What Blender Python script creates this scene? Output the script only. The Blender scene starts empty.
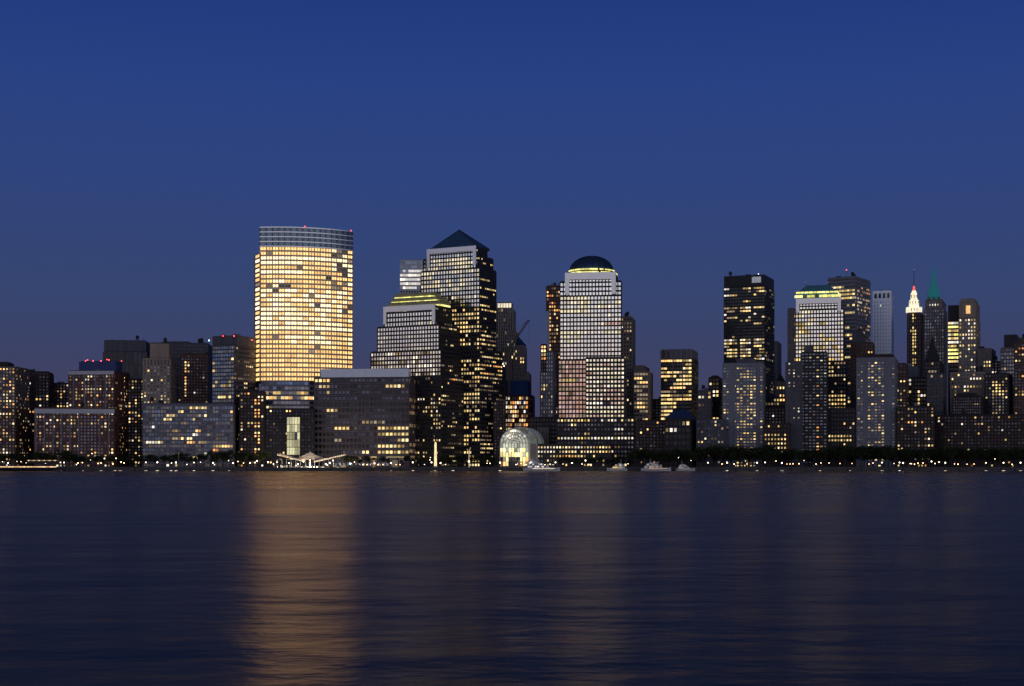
import bpy, bmesh, math, random
from math import sin, cos, pi, radians, atan2, hypot
from mathutils import Vector
R = random.Random(11)
scn = bpy.context.scene
C = scn.collection
F = 1500.0; HY = 464.0; CH = 6.0; GZ = 3.0     # focal length in pixels, horizon row, eye height, quay level

def X(px, Y): return (px - 512.0) * Y / F
def Z(py, Y): return CH + (HY - py) * Y / F
def proj(x, y, z): return 512 + x * F / y, HY - (z - CH) * F / y

# ------------------------------------------------------------------ materials
MATS = {}
def newmat(name):
    m = bpy.data.materials.new(name); m.use_nodes = True
    m.node_tree.nodes.clear(); MATS[name] = m
    return m, m.node_tree.nodes, m.node_tree.links
def out(n, l, sh):
    o = n.new('ShaderNodeOutputMaterial'); l.new(sh, o.inputs['Surface']); return o
def wall_mat(name, col, rough=0.75, var=0.35, metal=0.0, spec=0.3):
    m, n, l = newmat(name)
    p = n.new('ShaderNodeBsdfPrincipled'); tc = n.new('ShaderNodeTexCoord')
    mp = n.new('ShaderNodeMapping'); mp.inputs['Scale'].default_value = (0.35, 0.35, 0.03)
    n1 = n.new('ShaderNodeTexNoise'); n1.inputs['Scale'].default_value = 1.0; n1.inputs['Detail'].default_value = 4
    n2 = n.new('ShaderNodeTexNoise'); n2.inputs['Scale'].default_value = 0.9; n2.inputs['Detail'].default_value = 3
    l.new(tc.outputs['Object'], mp.inputs['Vector']); l.new(mp.outputs['Vector'], n1.inputs['Vector'])
    l.new(tc.outputs['Object'], n2.inputs['Vector'])
    ad = n.new('ShaderNodeMath'); ad.operation = 'ADD'
    l.new(n1.outputs['Fac'], ad.inputs[0]); l.new(n2.outputs['Fac'], ad.inputs[1])
    mr = n.new('ShaderNodeMapRange'); mr.inputs['From Min'].default_value = 0.6; mr.inputs['From Max'].default_value = 1.4
    mr.inputs['To Min'].default_value = 1 - var; mr.inputs['To Max'].default_value = 1 + var
    l.new(ad.outputs[0], mr.inputs['Value'])
    mx = n.new('ShaderNodeVectorMath'); mx.operation = 'SCALE'; mx.inputs[0].default_value = col
    l.new(mr.outputs['Result'], mx.inputs['Scale'])
    l.new(mx.outputs[0], p.inputs['Base Color'])
    p.inputs['Roughness'].default_value = rough; p.inputs['Metallic'].default_value = metal
    p.inputs['Specular IOR Level'].default_value = spec
    out(n, l, p.outputs[0]); return m
def rnd_node(n, l):
    g = n.new('ShaderNodeNewGeometry'); oi = n.new('ShaderNodeObjectInfo')
    a = n.new('ShaderNodeMath'); a.operation = 'ADD'; f = n.new('ShaderNodeMath'); f.operation = 'FRACT'
    l.new(g.outputs['Random Per Island'], a.inputs[0]); l.new(oi.outputs['Random'], a.inputs[1]); l.new(a.outputs[0], f.inputs[0])
    return f.outputs[0]
def glass_mat(name, base, metal, rough, lo=0.6, hi=1.1, emit=None, estr=0.0):
    m, n, l = newmat(name)
    p = n.new('ShaderNodeBsdfPrincipled'); r = rnd_node(n, l)
    mr = n.new('ShaderNodeMapRange'); mr.inputs['To Min'].default_value = lo; mr.inputs['To Max'].default_value = hi
    l.new(r, mr.inputs['Value'])
    mx = n.new('ShaderNodeVectorMath'); mx.operation = 'SCALE'; mx.inputs[0].default_value = base
    l.new(mr.outputs['Result'], mx.inputs['Scale']); l.new(mx.outputs[0], p.inputs['Base Color'])
    p.inputs['Metallic'].default_value = metal; p.inputs['Roughness'].default_value = rough
    if emit:
        p.inputs['Emission Color'].default_value = (*emit, 1)
        mr2 = n.new('ShaderNodeMapRange'); mr2.inputs['To Min'].default_value = estr * 0.4; mr2.inputs['To Max'].default_value = estr
        l.new(r, mr2.inputs['Value']); l.new(mr2.outputs['Result'], p.inputs['Emission Strength'])
    out(n, l, p.outputs[0]); m.cycles.emission_sampling = 'NONE'; return m
def lit_mat(name, c1, c2, lo, hi, sampling='NONE', gamma=1.0, tex=True):
    """lit rooms, lamps and painted-in glow: colour and brightness differ per piece"""
    m, n, l = newmat(name)
    r = rnd_node(n, l)
    mc = n.new('ShaderNodeMix'); mc.data_type = 'RGBA'; mc.inputs[6].default_value = (*c1, 1); mc.inputs[7].default_value = (*c2, 1)
    w = n.new('ShaderNodeMath'); w.operation = 'MULTIPLY'; w.inputs[1].default_value = 7.31
    fr = n.new('ShaderNodeMath'); fr.operation = 'FRACT'
    l.new(r, w.inputs[0]); l.new(w.outputs[0], fr.inputs[0]); l.new(fr.outputs[0], mc.inputs[0])
    pw = n.new('ShaderNodeMath'); pw.operation = 'POWER'; pw.inputs[1].default_value = gamma; l.new(r, pw.inputs[0])
    mr = n.new('ShaderNodeMapRange'); mr.inputs['To Min'].default_value = lo; mr.inputs['To Max'].default_value = hi
    l.new(pw.outputs[0], mr.inputs['Value'])
    val = mr.outputs['Result']
    if tex:
        tc = n.new('ShaderNodeTexCoord'); nz = n.new('ShaderNodeTexNoise'); nz.inputs['Scale'].default_value = 0.8; nz.inputs['Detail'].default_value = 2
        l.new(tc.outputs['Object'], nz.inputs['Vector'])
        m2 = n.new('ShaderNodeMapRange'); m2.inputs['From Min'].default_value = 0.3; m2.inputs['From Max'].default_value = 0.7
        m2.inputs['To Min'].default_value = 0.65; m2.inputs['To Max'].default_value = 1.3; l.new(nz.outputs['Fac'], m2.inputs['Value'])
        mm = n.new('ShaderNodeMath'); mm.operation = 'MULTIPLY'; l.new(val, mm.inputs[0]); l.new(m2.outputs['Result'], mm.inputs[1]); val = mm.outputs[0]
    e = n.new('ShaderNodeEmission'); l.new(mc.outputs[2], e.inputs['Color']); l.new(val, e.inputs['Strength'])
    out(n, l, e.outputs[0]); m.cycles.emission_sampling = sampling; return m

wall_mat('granite_dark', (0.04, 0.036, 0.04)); wall_mat('granite', (0.16, 0.13, 0.125)); wall_mat('granite_pale', (0.42, 0.40, 0.40), var=0.12)
wall_mat('brick_red', (0.16, 0.07, 0.055)); wall_mat('brick_brown', (0.12, 0.07, 0.055)); wall_mat('brick_dark', (0.05, 0.032, 0.03))
wall_mat('limestone', (0.34, 0.27, 0.21)); wall_mat('limestone_dim', (0.2, 0.17, 0.15)); wall_mat('white_trim', (0.6, 0.6, 0.62), var=0.12)
wall_mat('concrete', (0.23, 0.235, 0.265), var=0.25); wall_mat('concrete_dark', (0.11, 0.11, 0.13)); wall_mat('black_steel', (0.02, 0.02, 0.026), rough=0.5)
wall_mat('white_steel', (0.8, 0.86, 0.98), rough=0.4, var=0.06, metal=.3); wall_mat('grey_panel', (0.2, 0.2, 0.23), var=0.2); wall_mat('blue_lit_panel', (0.05, 0.085, 0.22), var=0.15)
wall_mat('mullion', (0.13, 0.12, 0.12), rough=0.5); wall_mat('blue_netting', (0.02, 0.06, 0.2)); wall_mat('crown_glow_tint', (0.34, 0.34, 0.2), rough=.6); wall_mat('rust', (0.14, 0.045, 0.03))
wall_mat('copper_roof', (0.07, 0.15, 0.24), rough=0.4, metal=.4); wall_mat('dome_copper', (0.04, 0.08, 0.14), rough=0.45, var=0.2, metal=.3)
wall_mat('slate_blue', (0.03, 0.06, 0.13)); wall_mat('roof_dark', (0.03, 0.03, 0.034))
wall_mat('quay_stone', (0.09, 0.085, 0.085)); wall_mat('quay_ground', (0.06, 0.058, 0.055)); wall_mat('bark', (0.05, 0.035, 0.025))
wall_mat('pole_metal', (0.03, 0.035, 0.03), rough=0.5); wall_mat('boat_white', (0.75, 0.75, 0.75), rough=0.3, var=0.05); wall_mat('boat_dark', (0.02, 0.02, 0.03), rough=0.4)
wall_mat('boat_red', (0.5, 0.03, 0.03), rough=0.4);  wall_mat('crane_paint', (0.25, 0.2, 0.13), rough=0.5)

wall_mat('gold_mullion', (.42, .33, .25), rough=.35, var=.12, metal=.75); wall_mat('band_steel', (.75, .8, .85), rough=.3, var=.05, metal=.8); wall_mat('nymex_stone', (.13, .098, .095), var=.3); wall_mat('joint', (.24, .23, .27), var=.15); wall_mat('fascia_steel', (0.55, 0.62, 0.75), rough=0.35, var=0.08, metal=.5); wall_mat('granite_polished', (0.86, 0.88, 0.92), rough=0.32, var=0.06, metal=0.6); wall_mat('green_roof', (0.08, 0.22, 0.26), rough=.45)
glass_mat('glass_louvre', (0.10, 0.15, 0.22), .9, .2, .85, 1.15)
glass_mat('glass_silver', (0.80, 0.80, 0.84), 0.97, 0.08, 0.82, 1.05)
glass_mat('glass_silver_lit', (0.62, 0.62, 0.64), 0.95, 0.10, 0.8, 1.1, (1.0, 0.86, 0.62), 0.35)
glass_mat('glass_mid', (0.15, 0.18, 0.25), 0.9, 0.14, 0.6, 1.3)
glass_mat('glass_blue', (0.09, 0.15, 0.30), 0.9, 0.14, 0.6, 1.4)
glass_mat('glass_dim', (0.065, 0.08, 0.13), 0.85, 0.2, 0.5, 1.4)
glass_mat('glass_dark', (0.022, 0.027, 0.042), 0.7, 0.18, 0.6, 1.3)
glass_mat('glass_pale', (0.28, 0.34, 0.45), .6, .3, .85, 1.1)
glass_mat('glass_rose', (0.62, 0.46, 0.42), 0.95, 0.10, 0.5, 1.1, (1.0, 0.6, 0.5), 0.10)  # pink of the low sky in the panes, put into tint and faint glow
lit_mat('lit_warm', (1.0, 0.62, 0.22), (1.0, 0.8, 0.42), 0.35, 2.2, gamma=1.5)
lit_mat('lit_soft', (1.0, 0.62, 0.30), (0.9, 0.8, 0.6), 0.10, 0.5)
lit_mat('lit_yellow', (1.0, 0.66, 0.2), (1.0, 0.78, 0.4), 0.3, 1.6, gamma=1.4)
lit_mat('lit_dim', (1.0, 0.6, 0.3), (0.9, 0.7, 0.5), 0.05, 0.28)
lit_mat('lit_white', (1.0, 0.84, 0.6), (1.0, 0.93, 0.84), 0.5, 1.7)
lit_mat('lit_orange', (1.0, 0.36, 0.10), (1.0, 0.55, 0.2), 0.4, 2.0)
lit_mat('lit_gold', (1.0, 0.56, 0.19), (1.0, 0.63, 0.25), 1.15, 1.9)  # lit rooms elsewhere; on the golden tower sunset reflection painted as glow
lit_mat('lit_cream', (1.0, 0.84, 0.52), (1.0, 0.88, 0.70), .6, 1.2)
lit_mat('lit_rose', (1.0, 0.62, 0.45), (0.95, 0.62, 0.62), .35, .75)  # reflected pink sky painted in as a soft glow
lit_mat('lit_gold_bright', (1.0, 0.76, 0.38), (1.0, 0.80, 0.46), 1.7, 2.6)  # brightest part of the sunset reflection, painted as glowing panes
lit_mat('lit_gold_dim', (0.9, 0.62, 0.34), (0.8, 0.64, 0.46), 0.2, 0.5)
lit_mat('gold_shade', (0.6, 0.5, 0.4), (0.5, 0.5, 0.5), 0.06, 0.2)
lit_mat('glow_orange', (1.0, 0.55, 0.2), (1.0, 0.6, 0.25), 1.0, 1.2)
lit_mat('lit_crown', (0.92, 0.86, 0.20), (1.0, 0.90, 0.36), 0.8, 1.9, sampling='AUTO')
lit_mat('lit_green', (0.85, 0.82, 0.42), (1.0, 0.9, 0.6), 0.3, 0.95)
lit_mat('lit_beacon', (1.0, 0.05, 0.05), (1.0, 0.08, 0.1), 5, 7, tex=False)
lit_mat('lit_cool', (0.8, 0.95, 1.0), (0.7, 1.0, 0.95), 5, 7, tex=False)
lit_mat('lit_globe', (1.0, 0.78, 0.5), (1.0, 0.86, 0.66), 3, 9, sampling='AUTO', tex=False)
lit_mat('lit_globe_amber', (1.0, 0.5, 0.2), (1.0, 0.6, 0.3), 3, 9, sampling='AUTO', tex=False)
lit_mat('lit_globe_blue', (0.3, 0.6, 1.0), (0.4, 0.7, 1.0), 8, 10, sampling='AUTO', tex=False)
lit_mat('lit_strip', (1.0, 0.6, 0.3), (1.0, 0.65, 0.35), 0.8, 1.5)
lit_mat('lit_pale_crown', (1.0, 0.85, 0.6), (1.0, 0.88, 0.66), 0.7, 1.1)
lit_mat('lit_white_sign', (0.7, 0.75, 0.9), (0.75, 0.8, 0.95), 0.3, 0.36)

def leaf_mat():
    m, n, l = newmat('foliage'); p = n.new('ShaderNodeBsdfPrincipled'); r = rnd_node(n, l)
    cr = n.new('ShaderNodeValToRGB'); cr.color_ramp.elements[0].color = (0.012, 0.02, 0.008, 1); cr.color_ramp.elements[1].color = (0.06, 0.075, 0.025, 1)
    l.new(r, cr.inputs[0]); l.new(cr.outputs[0], p.inputs['Base Color']); p.inputs['Roughness'].default_value = 0.7
    p.inputs['Specular IOR Level'].default_value = 0.2
    out(n, l, p.outputs[0])
leaf_mat()
def green_copper():
    m, n, l = newmat('verdigris'); p = n.new('ShaderNodeBsdfPrincipled')
    nz = n.new('ShaderNodeTexNoise'); nz.inputs['Scale'].default_value = 0.3; nz.inputs['Detail'].default_value = 5
    cr = n.new('ShaderNodeValToRGB'); cr.color_ramp.elements[0].color = (0.03, 0.5, 0.45, 1); cr.color_ramp.elements[1].color = (0.08, 0.8, 0.72, 1)
    l.new(nz.outputs['Fac'], cr.inputs[0]); l.new(cr.outputs[0], p.inputs['Base Color']); p.inputs['Roughness'].default_value = 0.6
    out(n, l, p.outputs[0])
green_copper()
def water_mat():
    m, n, l = newmat('river_water')
    tc = n.new('ShaderNodeTexCoord')
    def noise(sx, sy, sc, det, rg=.5):
        mp = n.new('ShaderNodeMapping'); mp.inputs['Scale'].default_value = (sx, sy, 1)
        nz = n.new('ShaderNodeTexNoise'); nz.inputs['Scale'].default_value = sc; nz.inputs['Detail'].default_value = det; nz.inputs['Roughness'].default_value = rg
        l.new(tc.outputs['Object'], mp.inputs['Vector']); l.new(mp.outputs['Vector'], nz.inputs['Vector']); return nz.outputs['Fac']
    a = noise(0.7, 1.0, 0.10, 6.0, .55); c = noise(0.12, 1.0, 0.011, 3)
    b1 = n.new('ShaderNodeBump'); b1.inputs['Strength'].default_value = 1.0; b1.inputs['Distance'].default_value = .42; l.new(a, b1.inputs['Height'])
    mr = n.new('ShaderNodeMapRange'); mr.inputs['From Min'].default_value = 0.35; mr.inputs['From Max'].default_value = 0.65
    mr.inputs['To Min'].default_value = 0.20; mr.inputs['To Max'].default_value = 0.32
    l.new(c, mr.inputs['Value'])
    g = n.new('ShaderNodeBsdfAnisotropic'); g.inputs['Color'].default_value = (.93, .75, .58, 1); l.new(mr.outputs['Result'], g.inputs['Roughness']); l.new(b1.outputs[0], g.inputs['Normal'])
    d = n.new('ShaderNodeBsdfDiffuse'); d.inputs['Color'].default_value = (.006, .010, .020, 1)
    fr = n.new('ShaderNodeFresnel'); fr.inputs['IOR'].default_value = 1.33; l.new(b1.outputs[0], fr.inputs['Normal'])
    mu = n.new('ShaderNodeMath'); mu.operation = 'MULTIPLY'; mu.inputs[1].default_value = .60; l.new(fr.outputs[0], mu.inputs[0])
    mx = n.new('ShaderNodeMixShader'); l.new(mu.outputs[0], mx.inputs[0]); l.new(d.outputs[0], mx.inputs[1]); l.new(g.outputs[0], mx.inputs[2])
    out(n, l, mx.outputs[0])
water_mat()
def canvas():
    m, n, l = newmat('canvas'); d = n.new('ShaderNodeBsdfDiffuse'); t = n.new('ShaderNodeBsdfTranslucent'); x = n.new('ShaderNodeMixShader'); x.inputs[0].default_value = .5
    nz = n.new('ShaderNodeTexNoise'); nz.inputs['Scale'].default_value = .4; cr = n.new('ShaderNodeValToRGB'); cr.color_ramp.elements[0].color = (.66, .62, .58, 1); cr.color_ramp.elements[1].color = (.85, .82, .78, 1)
    l.new(nz.outputs['Fac'], cr.inputs[0]); l.new(cr.outputs[0], d.inputs[0]); l.new(cr.outputs[0], t.inputs[0]); l.new(d.outputs[0], x.inputs[1]); l.new(t.outputs[0], x.inputs[2]); out(n, l, x.outputs[0])
canvas()
def point(root, loc, power, col=(1, .78, .5), r=.4):
    d = bpy.data.lights.new('lamp_light', 'POINT'); d.energy = power; d.color = col; d.shadow_soft_size = r
    o = bpy.data.objects.new('lamp_light', d); C.objects.link(o); o.parent = root; w_ = root['_w']; o.location = [loc[i] - w_[i] for i in range(3)]

# ------------------------------------------------------------------ object helpers
class MB:
    def __init__(s): s.v = []; s.f = []; s.m = []; s.mats = []
    def mi(s, m):
        if m not in s.mats: s.mats.append(m)
        return s.mats.index(m)
    def add(s, vs, fs, m):
        b = len(s.v); k = s.mi(m); s.v += vs
        for f in fs: s.f.append([b + i for i in f]); s.m.append(k)
    def obox(s, cx, cy, ang, w, d, z0, z1, m):        # box centred at cx,cy turned by ang
        c, sn = cos(ang), sin(ang); vs = []
        for z in (z0, z1):
            for a, b in ((-w/2, -d/2), (w/2, -d/2), (w/2, d/2), (-w/2, d/2)):
                vs.append((cx + a*c - b*sn, cy + a*sn + b*c, z))
        s.add(vs, [(0,3,2,1),(4,5,6,7),(0,1,5,4),(1,2,6,5),(2,3,7,6),(3,0,4,7)], m)
    def prism(s, poly, z0, z1, m):
        n = len(poly); vs = [(x, y, z0) for x, y in poly] + [(x, y, z1) for x, y in poly]
        s.add(vs, [tuple(range(n-1, -1, -1)), tuple(range(n, 2*n))] + [(i, (i+1) % n, (i+1) % n + n, i + n) for i in range(n)], m)
    def loft(s, polys, m, cap=True):                   # polys: list of (poly2d, z)
        n = len(polys[0][0]); vs = [(x, y, z) for p, z in polys for x, y in p]; fs = []
        for k in range(len(polys)-1):
            for i in range(n): j = (i+1) % n; fs.append((k*n+i, k*n+j, (k+1)*n+j, (k+1)*n+i))
        if cap: fs += [tuple(range(n-1, -1, -1)), tuple(range((len(polys)-1)*n, len(polys)*n))]
        s.add(vs, fs, m)
    def bar(s, a, b, r, m):                            # square bar between 3d points
        a = Vector(a); b = Vector(b); d = (b - a).normalized(); u = d.orthogonal().normalized(); w = d.cross(u)
        vs = [tuple(p + u*i*r + w*j*r) for p in (a, b) for i, j in ((-1,-1),(1,-1),(1,1),(-1,1))]
        s.add(vs, [(0,3,2,1),(4,5,6,7),(0,1,5,4),(1,2,6,5),(2,3,7,6),(3,0,4,7)], m)
    def ball(s, c, r, m, n=8, k=5):
        polys = []
        for i in range(k+1):
            t = -pi/2 + pi*i/k; rr = max(r*cos(t), r*0.02)
            polys.append(([(c[0]+rr*cos(2*pi*j/n), c[1]+rr*sin(2*pi*j/n)) for j in range(n)], c[2]+r*sin(t)))
        s.loft(polys, m)
    def mesh(s, name, off=(0,0,0)):
        me = bpy.data.meshes.new(name)
        me.from_pydata([(x-off[0], y-off[1], z-off[2]) for x, y, z in s.v], [], s.f)
        for m in s.mats: me.materials.append(MATS[m])
        me.polygons.foreach_set('material_index', s.m); me.update(); return me
    def build(s, name, parent=None, off=None, **kw):
        if parent is not None and off is None: off = parent.get('_w')
        o = bpy.data.objects.new(name, s.mesh(name, off or (0,0,0))); C.objects.link(o)
        if parent is not None: o.parent = parent; o['_w'] = list(off or (0,0,0))
        elif off: o.location = off
        for k, v in kw.items(): o[k] = v
        return o
ALLROOTS = []
def thing(name, label, cat, loc, group=None):
    o = bpy.data.objects.new(name, None); C.objects.link(o); o.location = loc; o['_w'] = list(loc)
    o['label'] = label; o['category'] = cat
    if group: o['group'] = group
    ALLROOTS.append(o); return o

# ------------------------------------------------------------------ facade system
def S(cw, ch, wf, hf, base, p, kinds, rm=0.5, run=0.3, zones=(), line=None):
    return dict(line=line, cw=cw, ch=ch, wf=wf, hf=hf, base=base, p=p, kinds=kinds, rm=rm, run=run, zones=list(zones))
def Zn(x0, x1, y0, y1, p, kinds=None, base=None, rm=None): return (x0, x1, y0, y1, p, kinds, base, rm)
def facade(mb, panes, pts, z0, z1, sp, wm, nz=None):
    """pts: plan polyline, outside on its right-hand side looking from left to right as seen from outside (normal = (dy,-dx))"""
    nz = nz or max(1, int(round((z1 - z0) / sp['ch']))); fh = (z1 - z0) / nz; nx = len(pts) - 1
    cols = []
    for i in range(nx):
        (xa, ya), (xb, yb) = pts[i], pts[i+1]; L = hypot(xb-xa, yb-ya); a = atan2(yb-ya, xb-xa)
        nrm = (sin(a), -cos(a)); cols.append((xa, ya, xb, yb, L, a, nrm))
    flat = abs(cols[0][5] - cols[-1][5]) < 1e-3
    pw = 1 - sp['wf']; ph = (1 - sp['hf']) * fh
    for i in range(nx + 1):                               # piers
        c = cols[min(i, nx-1)]; x, y = pts[i]; w = c[4] * pw
        mb.obox(x + c[6][0]*0.2, y + c[6][1]*0.2, c[5], w, 0.4, z0, z1, wm)
    for k in range(nz + 1):                               # spandrels
        zc = z0 + k*fh; a0 = max(z0, zc - ph*0.5); a1 = min(z1, zc + ph*0.5)
        if flat:
            (xa, ya), (xb, yb) = pts[0], pts[-1]; c = cols[0]
            mb.obox((xa+xb)/2 + c[6][0]*0.17, (ya+yb)/2 + c[6][1]*0.17, c[5], hypot(xb-xa, yb-ya), 0.34, a0 + 0.003, a1 - 0.003, wm)
        else:
            for c in cols: mb.obox((c[0]+c[2])/2 + c[6][0]*0.17, (c[1]+c[3])/2 + c[6][1]*0.17, c[5], c[4], 0.34, a0 + 0.003, a1 - 0.003, wm)
    if sp['line']:
        (xa, ya), (xb, yb) = pts[0], pts[-1]; c = cols[0]
        for i in range(0, nx + 1): mb.obox(pts[i][0] + c[6][0]*.45, pts[i][1] + c[6][1]*.45, c[5], .32, .2, z0, z1, sp['line'])
        for k in range(nz + 1): mb.obox((xa+xb)/2 + c[6][0]*.43, (ya+yb)/2 + c[6][1]*.43, c[5], hypot(xb-xa, yb-ya), .2, z0 + k*fh - .2, z0 + k*fh + .2, sp['line'])
    for k in range(nz):
        zc = z0 + (k + 0.5)*fh; rr = R.random(); rowf = {}
        prev = None
        for i, c in enumerate(cols):
            cx, cy = (c[0]+c[2])/2, (c[1]+c[3])/2; px, py = proj(cx, cy, zc)
            p, kinds, base, rm = sp['p'], sp['kinds'], sp['base'], sp['rm']; zi = -1
            for q, zn in enumerate(sp['zones']):
                if zn[0] <= px <= zn[1] and zn[2] <= py <= zn[3]:
                    p = zn[4]; kinds = zn[5] or kinds; base = zn[6] or base; rm = rm if zn[7] is None else zn[7]; zi = q; break
            p = p*1.3 if p < .6 else p
            f = (1 - rm) + rm * 3.2 * rr**2.2 if p < 0.9 else 1
            if prev is not None and prev[0] == zi and R.random() < sp['run']: kd = prev[1]
            else: kd = R.choice(kinds) if R.random() < p * f else (R.choice(base) if isinstance(base, (list, tuple)) else base)
            prev = (zi, kd)
            if kd is None: continue
            w = c[4]*sp['wf'] + 0.06; h = fh*sp['hf'] + 0.06
            panes.append((round(w, 2), round(h, 2), cx + c[6][0]*0.07, cy + c[6][1]*0.07, zc, c[5], kd))
PANE = {}
def pane_mesh(w, h, kd):
    k = (w, h, kd)
    if k not in PANE:
        mb = MB(); mb.obox(0, 0, 0, w, 0.1, -h/2, h/2, kd); PANE[k] = mb.mesh('window')
    return PANE[k]
def put_panes(panes, root, cap=100, name='window'):
    off = root['_w']
    score = lambda t: (t[6].startswith('lit'), t[0]*t[1]*(1.3 - 0.0003*t[3]), )
    order = sorted(range(len(panes)), key=lambda i: (score(panes[i]), R.random()), reverse=True)
    for i in order[:cap]:
        w, h, x, y, z, a, kd = panes[i]
        o = bpy.data.objects.new(name, pane_mesh(w, h, kd)); C.objects.link(o); o.parent = root
        o.location = (x-off[0], y-off[1], z-off[2]); o.rotation_euler = (0, 0, a)
    rest = order[cap:]
    if rest:
        mb = MB()
        for i in rest: w, h, x, y, z, a, kd = panes[i]; mb.obox(x, y, a, w, 0.1, z-h/2, z+h/2, kd)
        mb.build(name, root, kind='stuff')

def foot(x, Yc, th=14, dep=40):
    """footprint whose left edge, near corner and right edge fall at these image columns; th = turn of the block in degrees"""
    xl, xc, xr = x; t = radians(th); cx, cy = X(xc, Yc), Yc
    u = (cos(t), -sin(t)); v = (sin(t), cos(t))
    ml = (xl-512)/F; mr = (xr-512)/F
    w = (cx - ml*cy) / (u[0] - ml*u[1])
    if xr - xc > 0.6: d = (cx - mr*cy) / (mr*v[1] - v[0]); d = min(max(d, 8), 140)
    else: d = dep
    A = (cx - w*u[0], cy - w*u[1]); B = (cx, cy); Cc = (cx + d*v[0], cy + d*v[1]); D = (A[0] + d*v[0], A[1] + d*v[1])
    return A, B, Cc, D
def turn(x, th):
    al = math.degrees(math.atan((x[1]-512)/F)); s_ = x[2]-x[1]
    if s_ > 0.9: return al + math.degrees(math.asin(min(.75, s_/44.0)))
    return min(th, al + 0.5)
def div(A, B, cw):
    n = max(1, int(round(hypot(B[0]-A[0], B[1]-A[1]) / cw)))
    return [(A[0] + (B[0]-A[0])*i/n, A[1] + (B[1]-A[1])*i/n) for i in range(n+1)]
def inset(P, m):                                          # shrink a quad towards its centre by metres
    cx = sum(p[0] for p in P)/4; cy = sum(p[1] for p in P)/4; o = []
    for x, y in P:
        d = hypot(x-cx, y-cy); k = max(0.02, (d - m*1.41)/d); o.append((cx + (x-cx)*k, cy + (y-cy)*k))
    return o
def beacon(root, px, py, Y, mat='lit_beacon', r=0.7, mast=3.0):
    mb = MB(); x, z = X(px, Y), Z(py, Y); mb.obox(x, Y, 0, 0.3, 0.3, z - r - mast, z, 'pole_metal'); mb.build('beacon_mast', root)
    b = MB(); b.ball((x, Y, z), r*(.75 if mat == 'lit_beacon' else 1), mat); b.build('beacon', root)
def tower(name, label, Yc, th, tiers, wall='granite', cat='building', cap=100, group=None, roof='roof_dark', roofs=(), beacons=(), clutter=0):
    """tiers: (x triple, ytop, ybot|None, front spec, side spec, wall mat|None, dY)"""
    t0 = tiers[-1]; th = turn(t0[0], th); A, B, Cc, D = foot(t0[0], Yc, th)
    base = ((A[0]+Cc[0])/2, (A[1]+Cc[1])/2, GZ)
    root = thing(name, label, cat, base, group); wmb = {}; panes = []; INFO[root.name] = (A, B, th, Yc)
    for (x, yt, yb, fs, ss, wm, dY) in tiers:
        wm = wm or wall; Yt = Yc + dY; P = foot(x, Yt, th); z1 = Z(yt, Yt); z0 = GZ if yb is None else Z(yb, Yt)
        m = wmb.setdefault('wall', MB())
        m.prism(P, z0, z1 + 0.9, wm)
        Q = inset(P, 0.5); rf = MB(); rf.prism(Q, z1 + 0.9, z1 + 1.25, roof); rf.build('roof', root)
        if fs: facade(m, panes, div(P[0], P[1], fs['cw']), z0, z1, fs, wm)
        if ss: facade(m, panes, div(P[1], P[2], ss['cw']), z0, z1, ss, wm)
    for k, m in wmb.items(): m.build(k, root)
    put_panes(panes, root, cap)
    for (x, yt, yb, wm, dY) in roofs:                     # plant rooms and plain roof blocks
        Yt = Yc + dY; P = foot(x, Yt, th, 14); mb = MB(); mb.prism(P, Z(yb, Yt) + 0.2, Z(yt, Yt), wm)
        P2 = inset(P, 1.5); mb.prism(P2, Z(yt, Yt), Z(yt, Yt) + 0.8, wm); mb.build('plant_room', root)
    if clutter:                                           # tanks, ducts and masts on the roof
        x, yt = tiers[0][0], tiers[0][1]; P = inset(foot(x, Yc + tiers[0][6], th), 3); z = Z(yt, Yc + tiers[0][6]) + 1.2
        for k in range(clutter):
            a, b = R.random(), R.random()*0.5; px_ = P[0][0] + (P[1][0]-P[0][0])*a + (P[3][0]-P[0][0])*b; py_ = P[0][1] + (P[1][1]-P[0][1])*a + (P[3][1]-P[0][1])*b
            mb = MB(); q = R.random()
            if q < 0.45: mb.obox(px_, py_, -radians(th), R.uniform(2, 6), R.uniform(2, 5), z, z + R.uniform(1, 3), 'grey_panel' if R.random() < 0.5 else 'roof_dark'); mb.build('roof_unit', root)
            elif q < 0.7:
                for s_ in (-1, 1): mb.obox(px_ + s_, py_, 0, 0.3, 2, z, z + 2, 'roof_dark')
                mb.prism([(px_ + 1.8*cos(2*pi*i/10), py_ + 1.8*sin(2*pi*i/10)) for i in range(10)], z + 2, z + 5, 'brick_dark')
                mb.loft([([(px_ + 1.9*cos(2*pi*i/10), py_ + 1.9*sin(2*pi*i/10)) for i in range(10)], z + 5), ([(px_ + 0.1*cos(2*pi*i/10), py_ + 0.1*sin(2*pi*i/10)) for i in range(10)], z + 6.2)], 'brick_dark'); mb.build('water_tank', root)
            else: mb.obox(px_, py_, 0, 0.25, 0.25, z, z + R.uniform(3, 6), 'pole_metal'); mb.build('roof_mast', root)
    for b in beacons: beacon(root, b[0], b[1], Yc + (b[3] if len(b) > 3 else 4), b[2] if len(b) > 2 else 'lit_beacon', mast=8 if b[0] == 846.5 else 3)
    return root
INFO = {}
def on_line(root, px, dY=0):
    A, B, th, Yc = INFO[root.name]; k = (px-512)/F; ax, ay, bx, by = A[0], A[1]+dY, B[0], B[1]+dY
    t = (k*ay - ax)/((bx-ax) - k*(by-ay)); return ax + (bx-ax)*t, ay + (by-ay)*t
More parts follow.
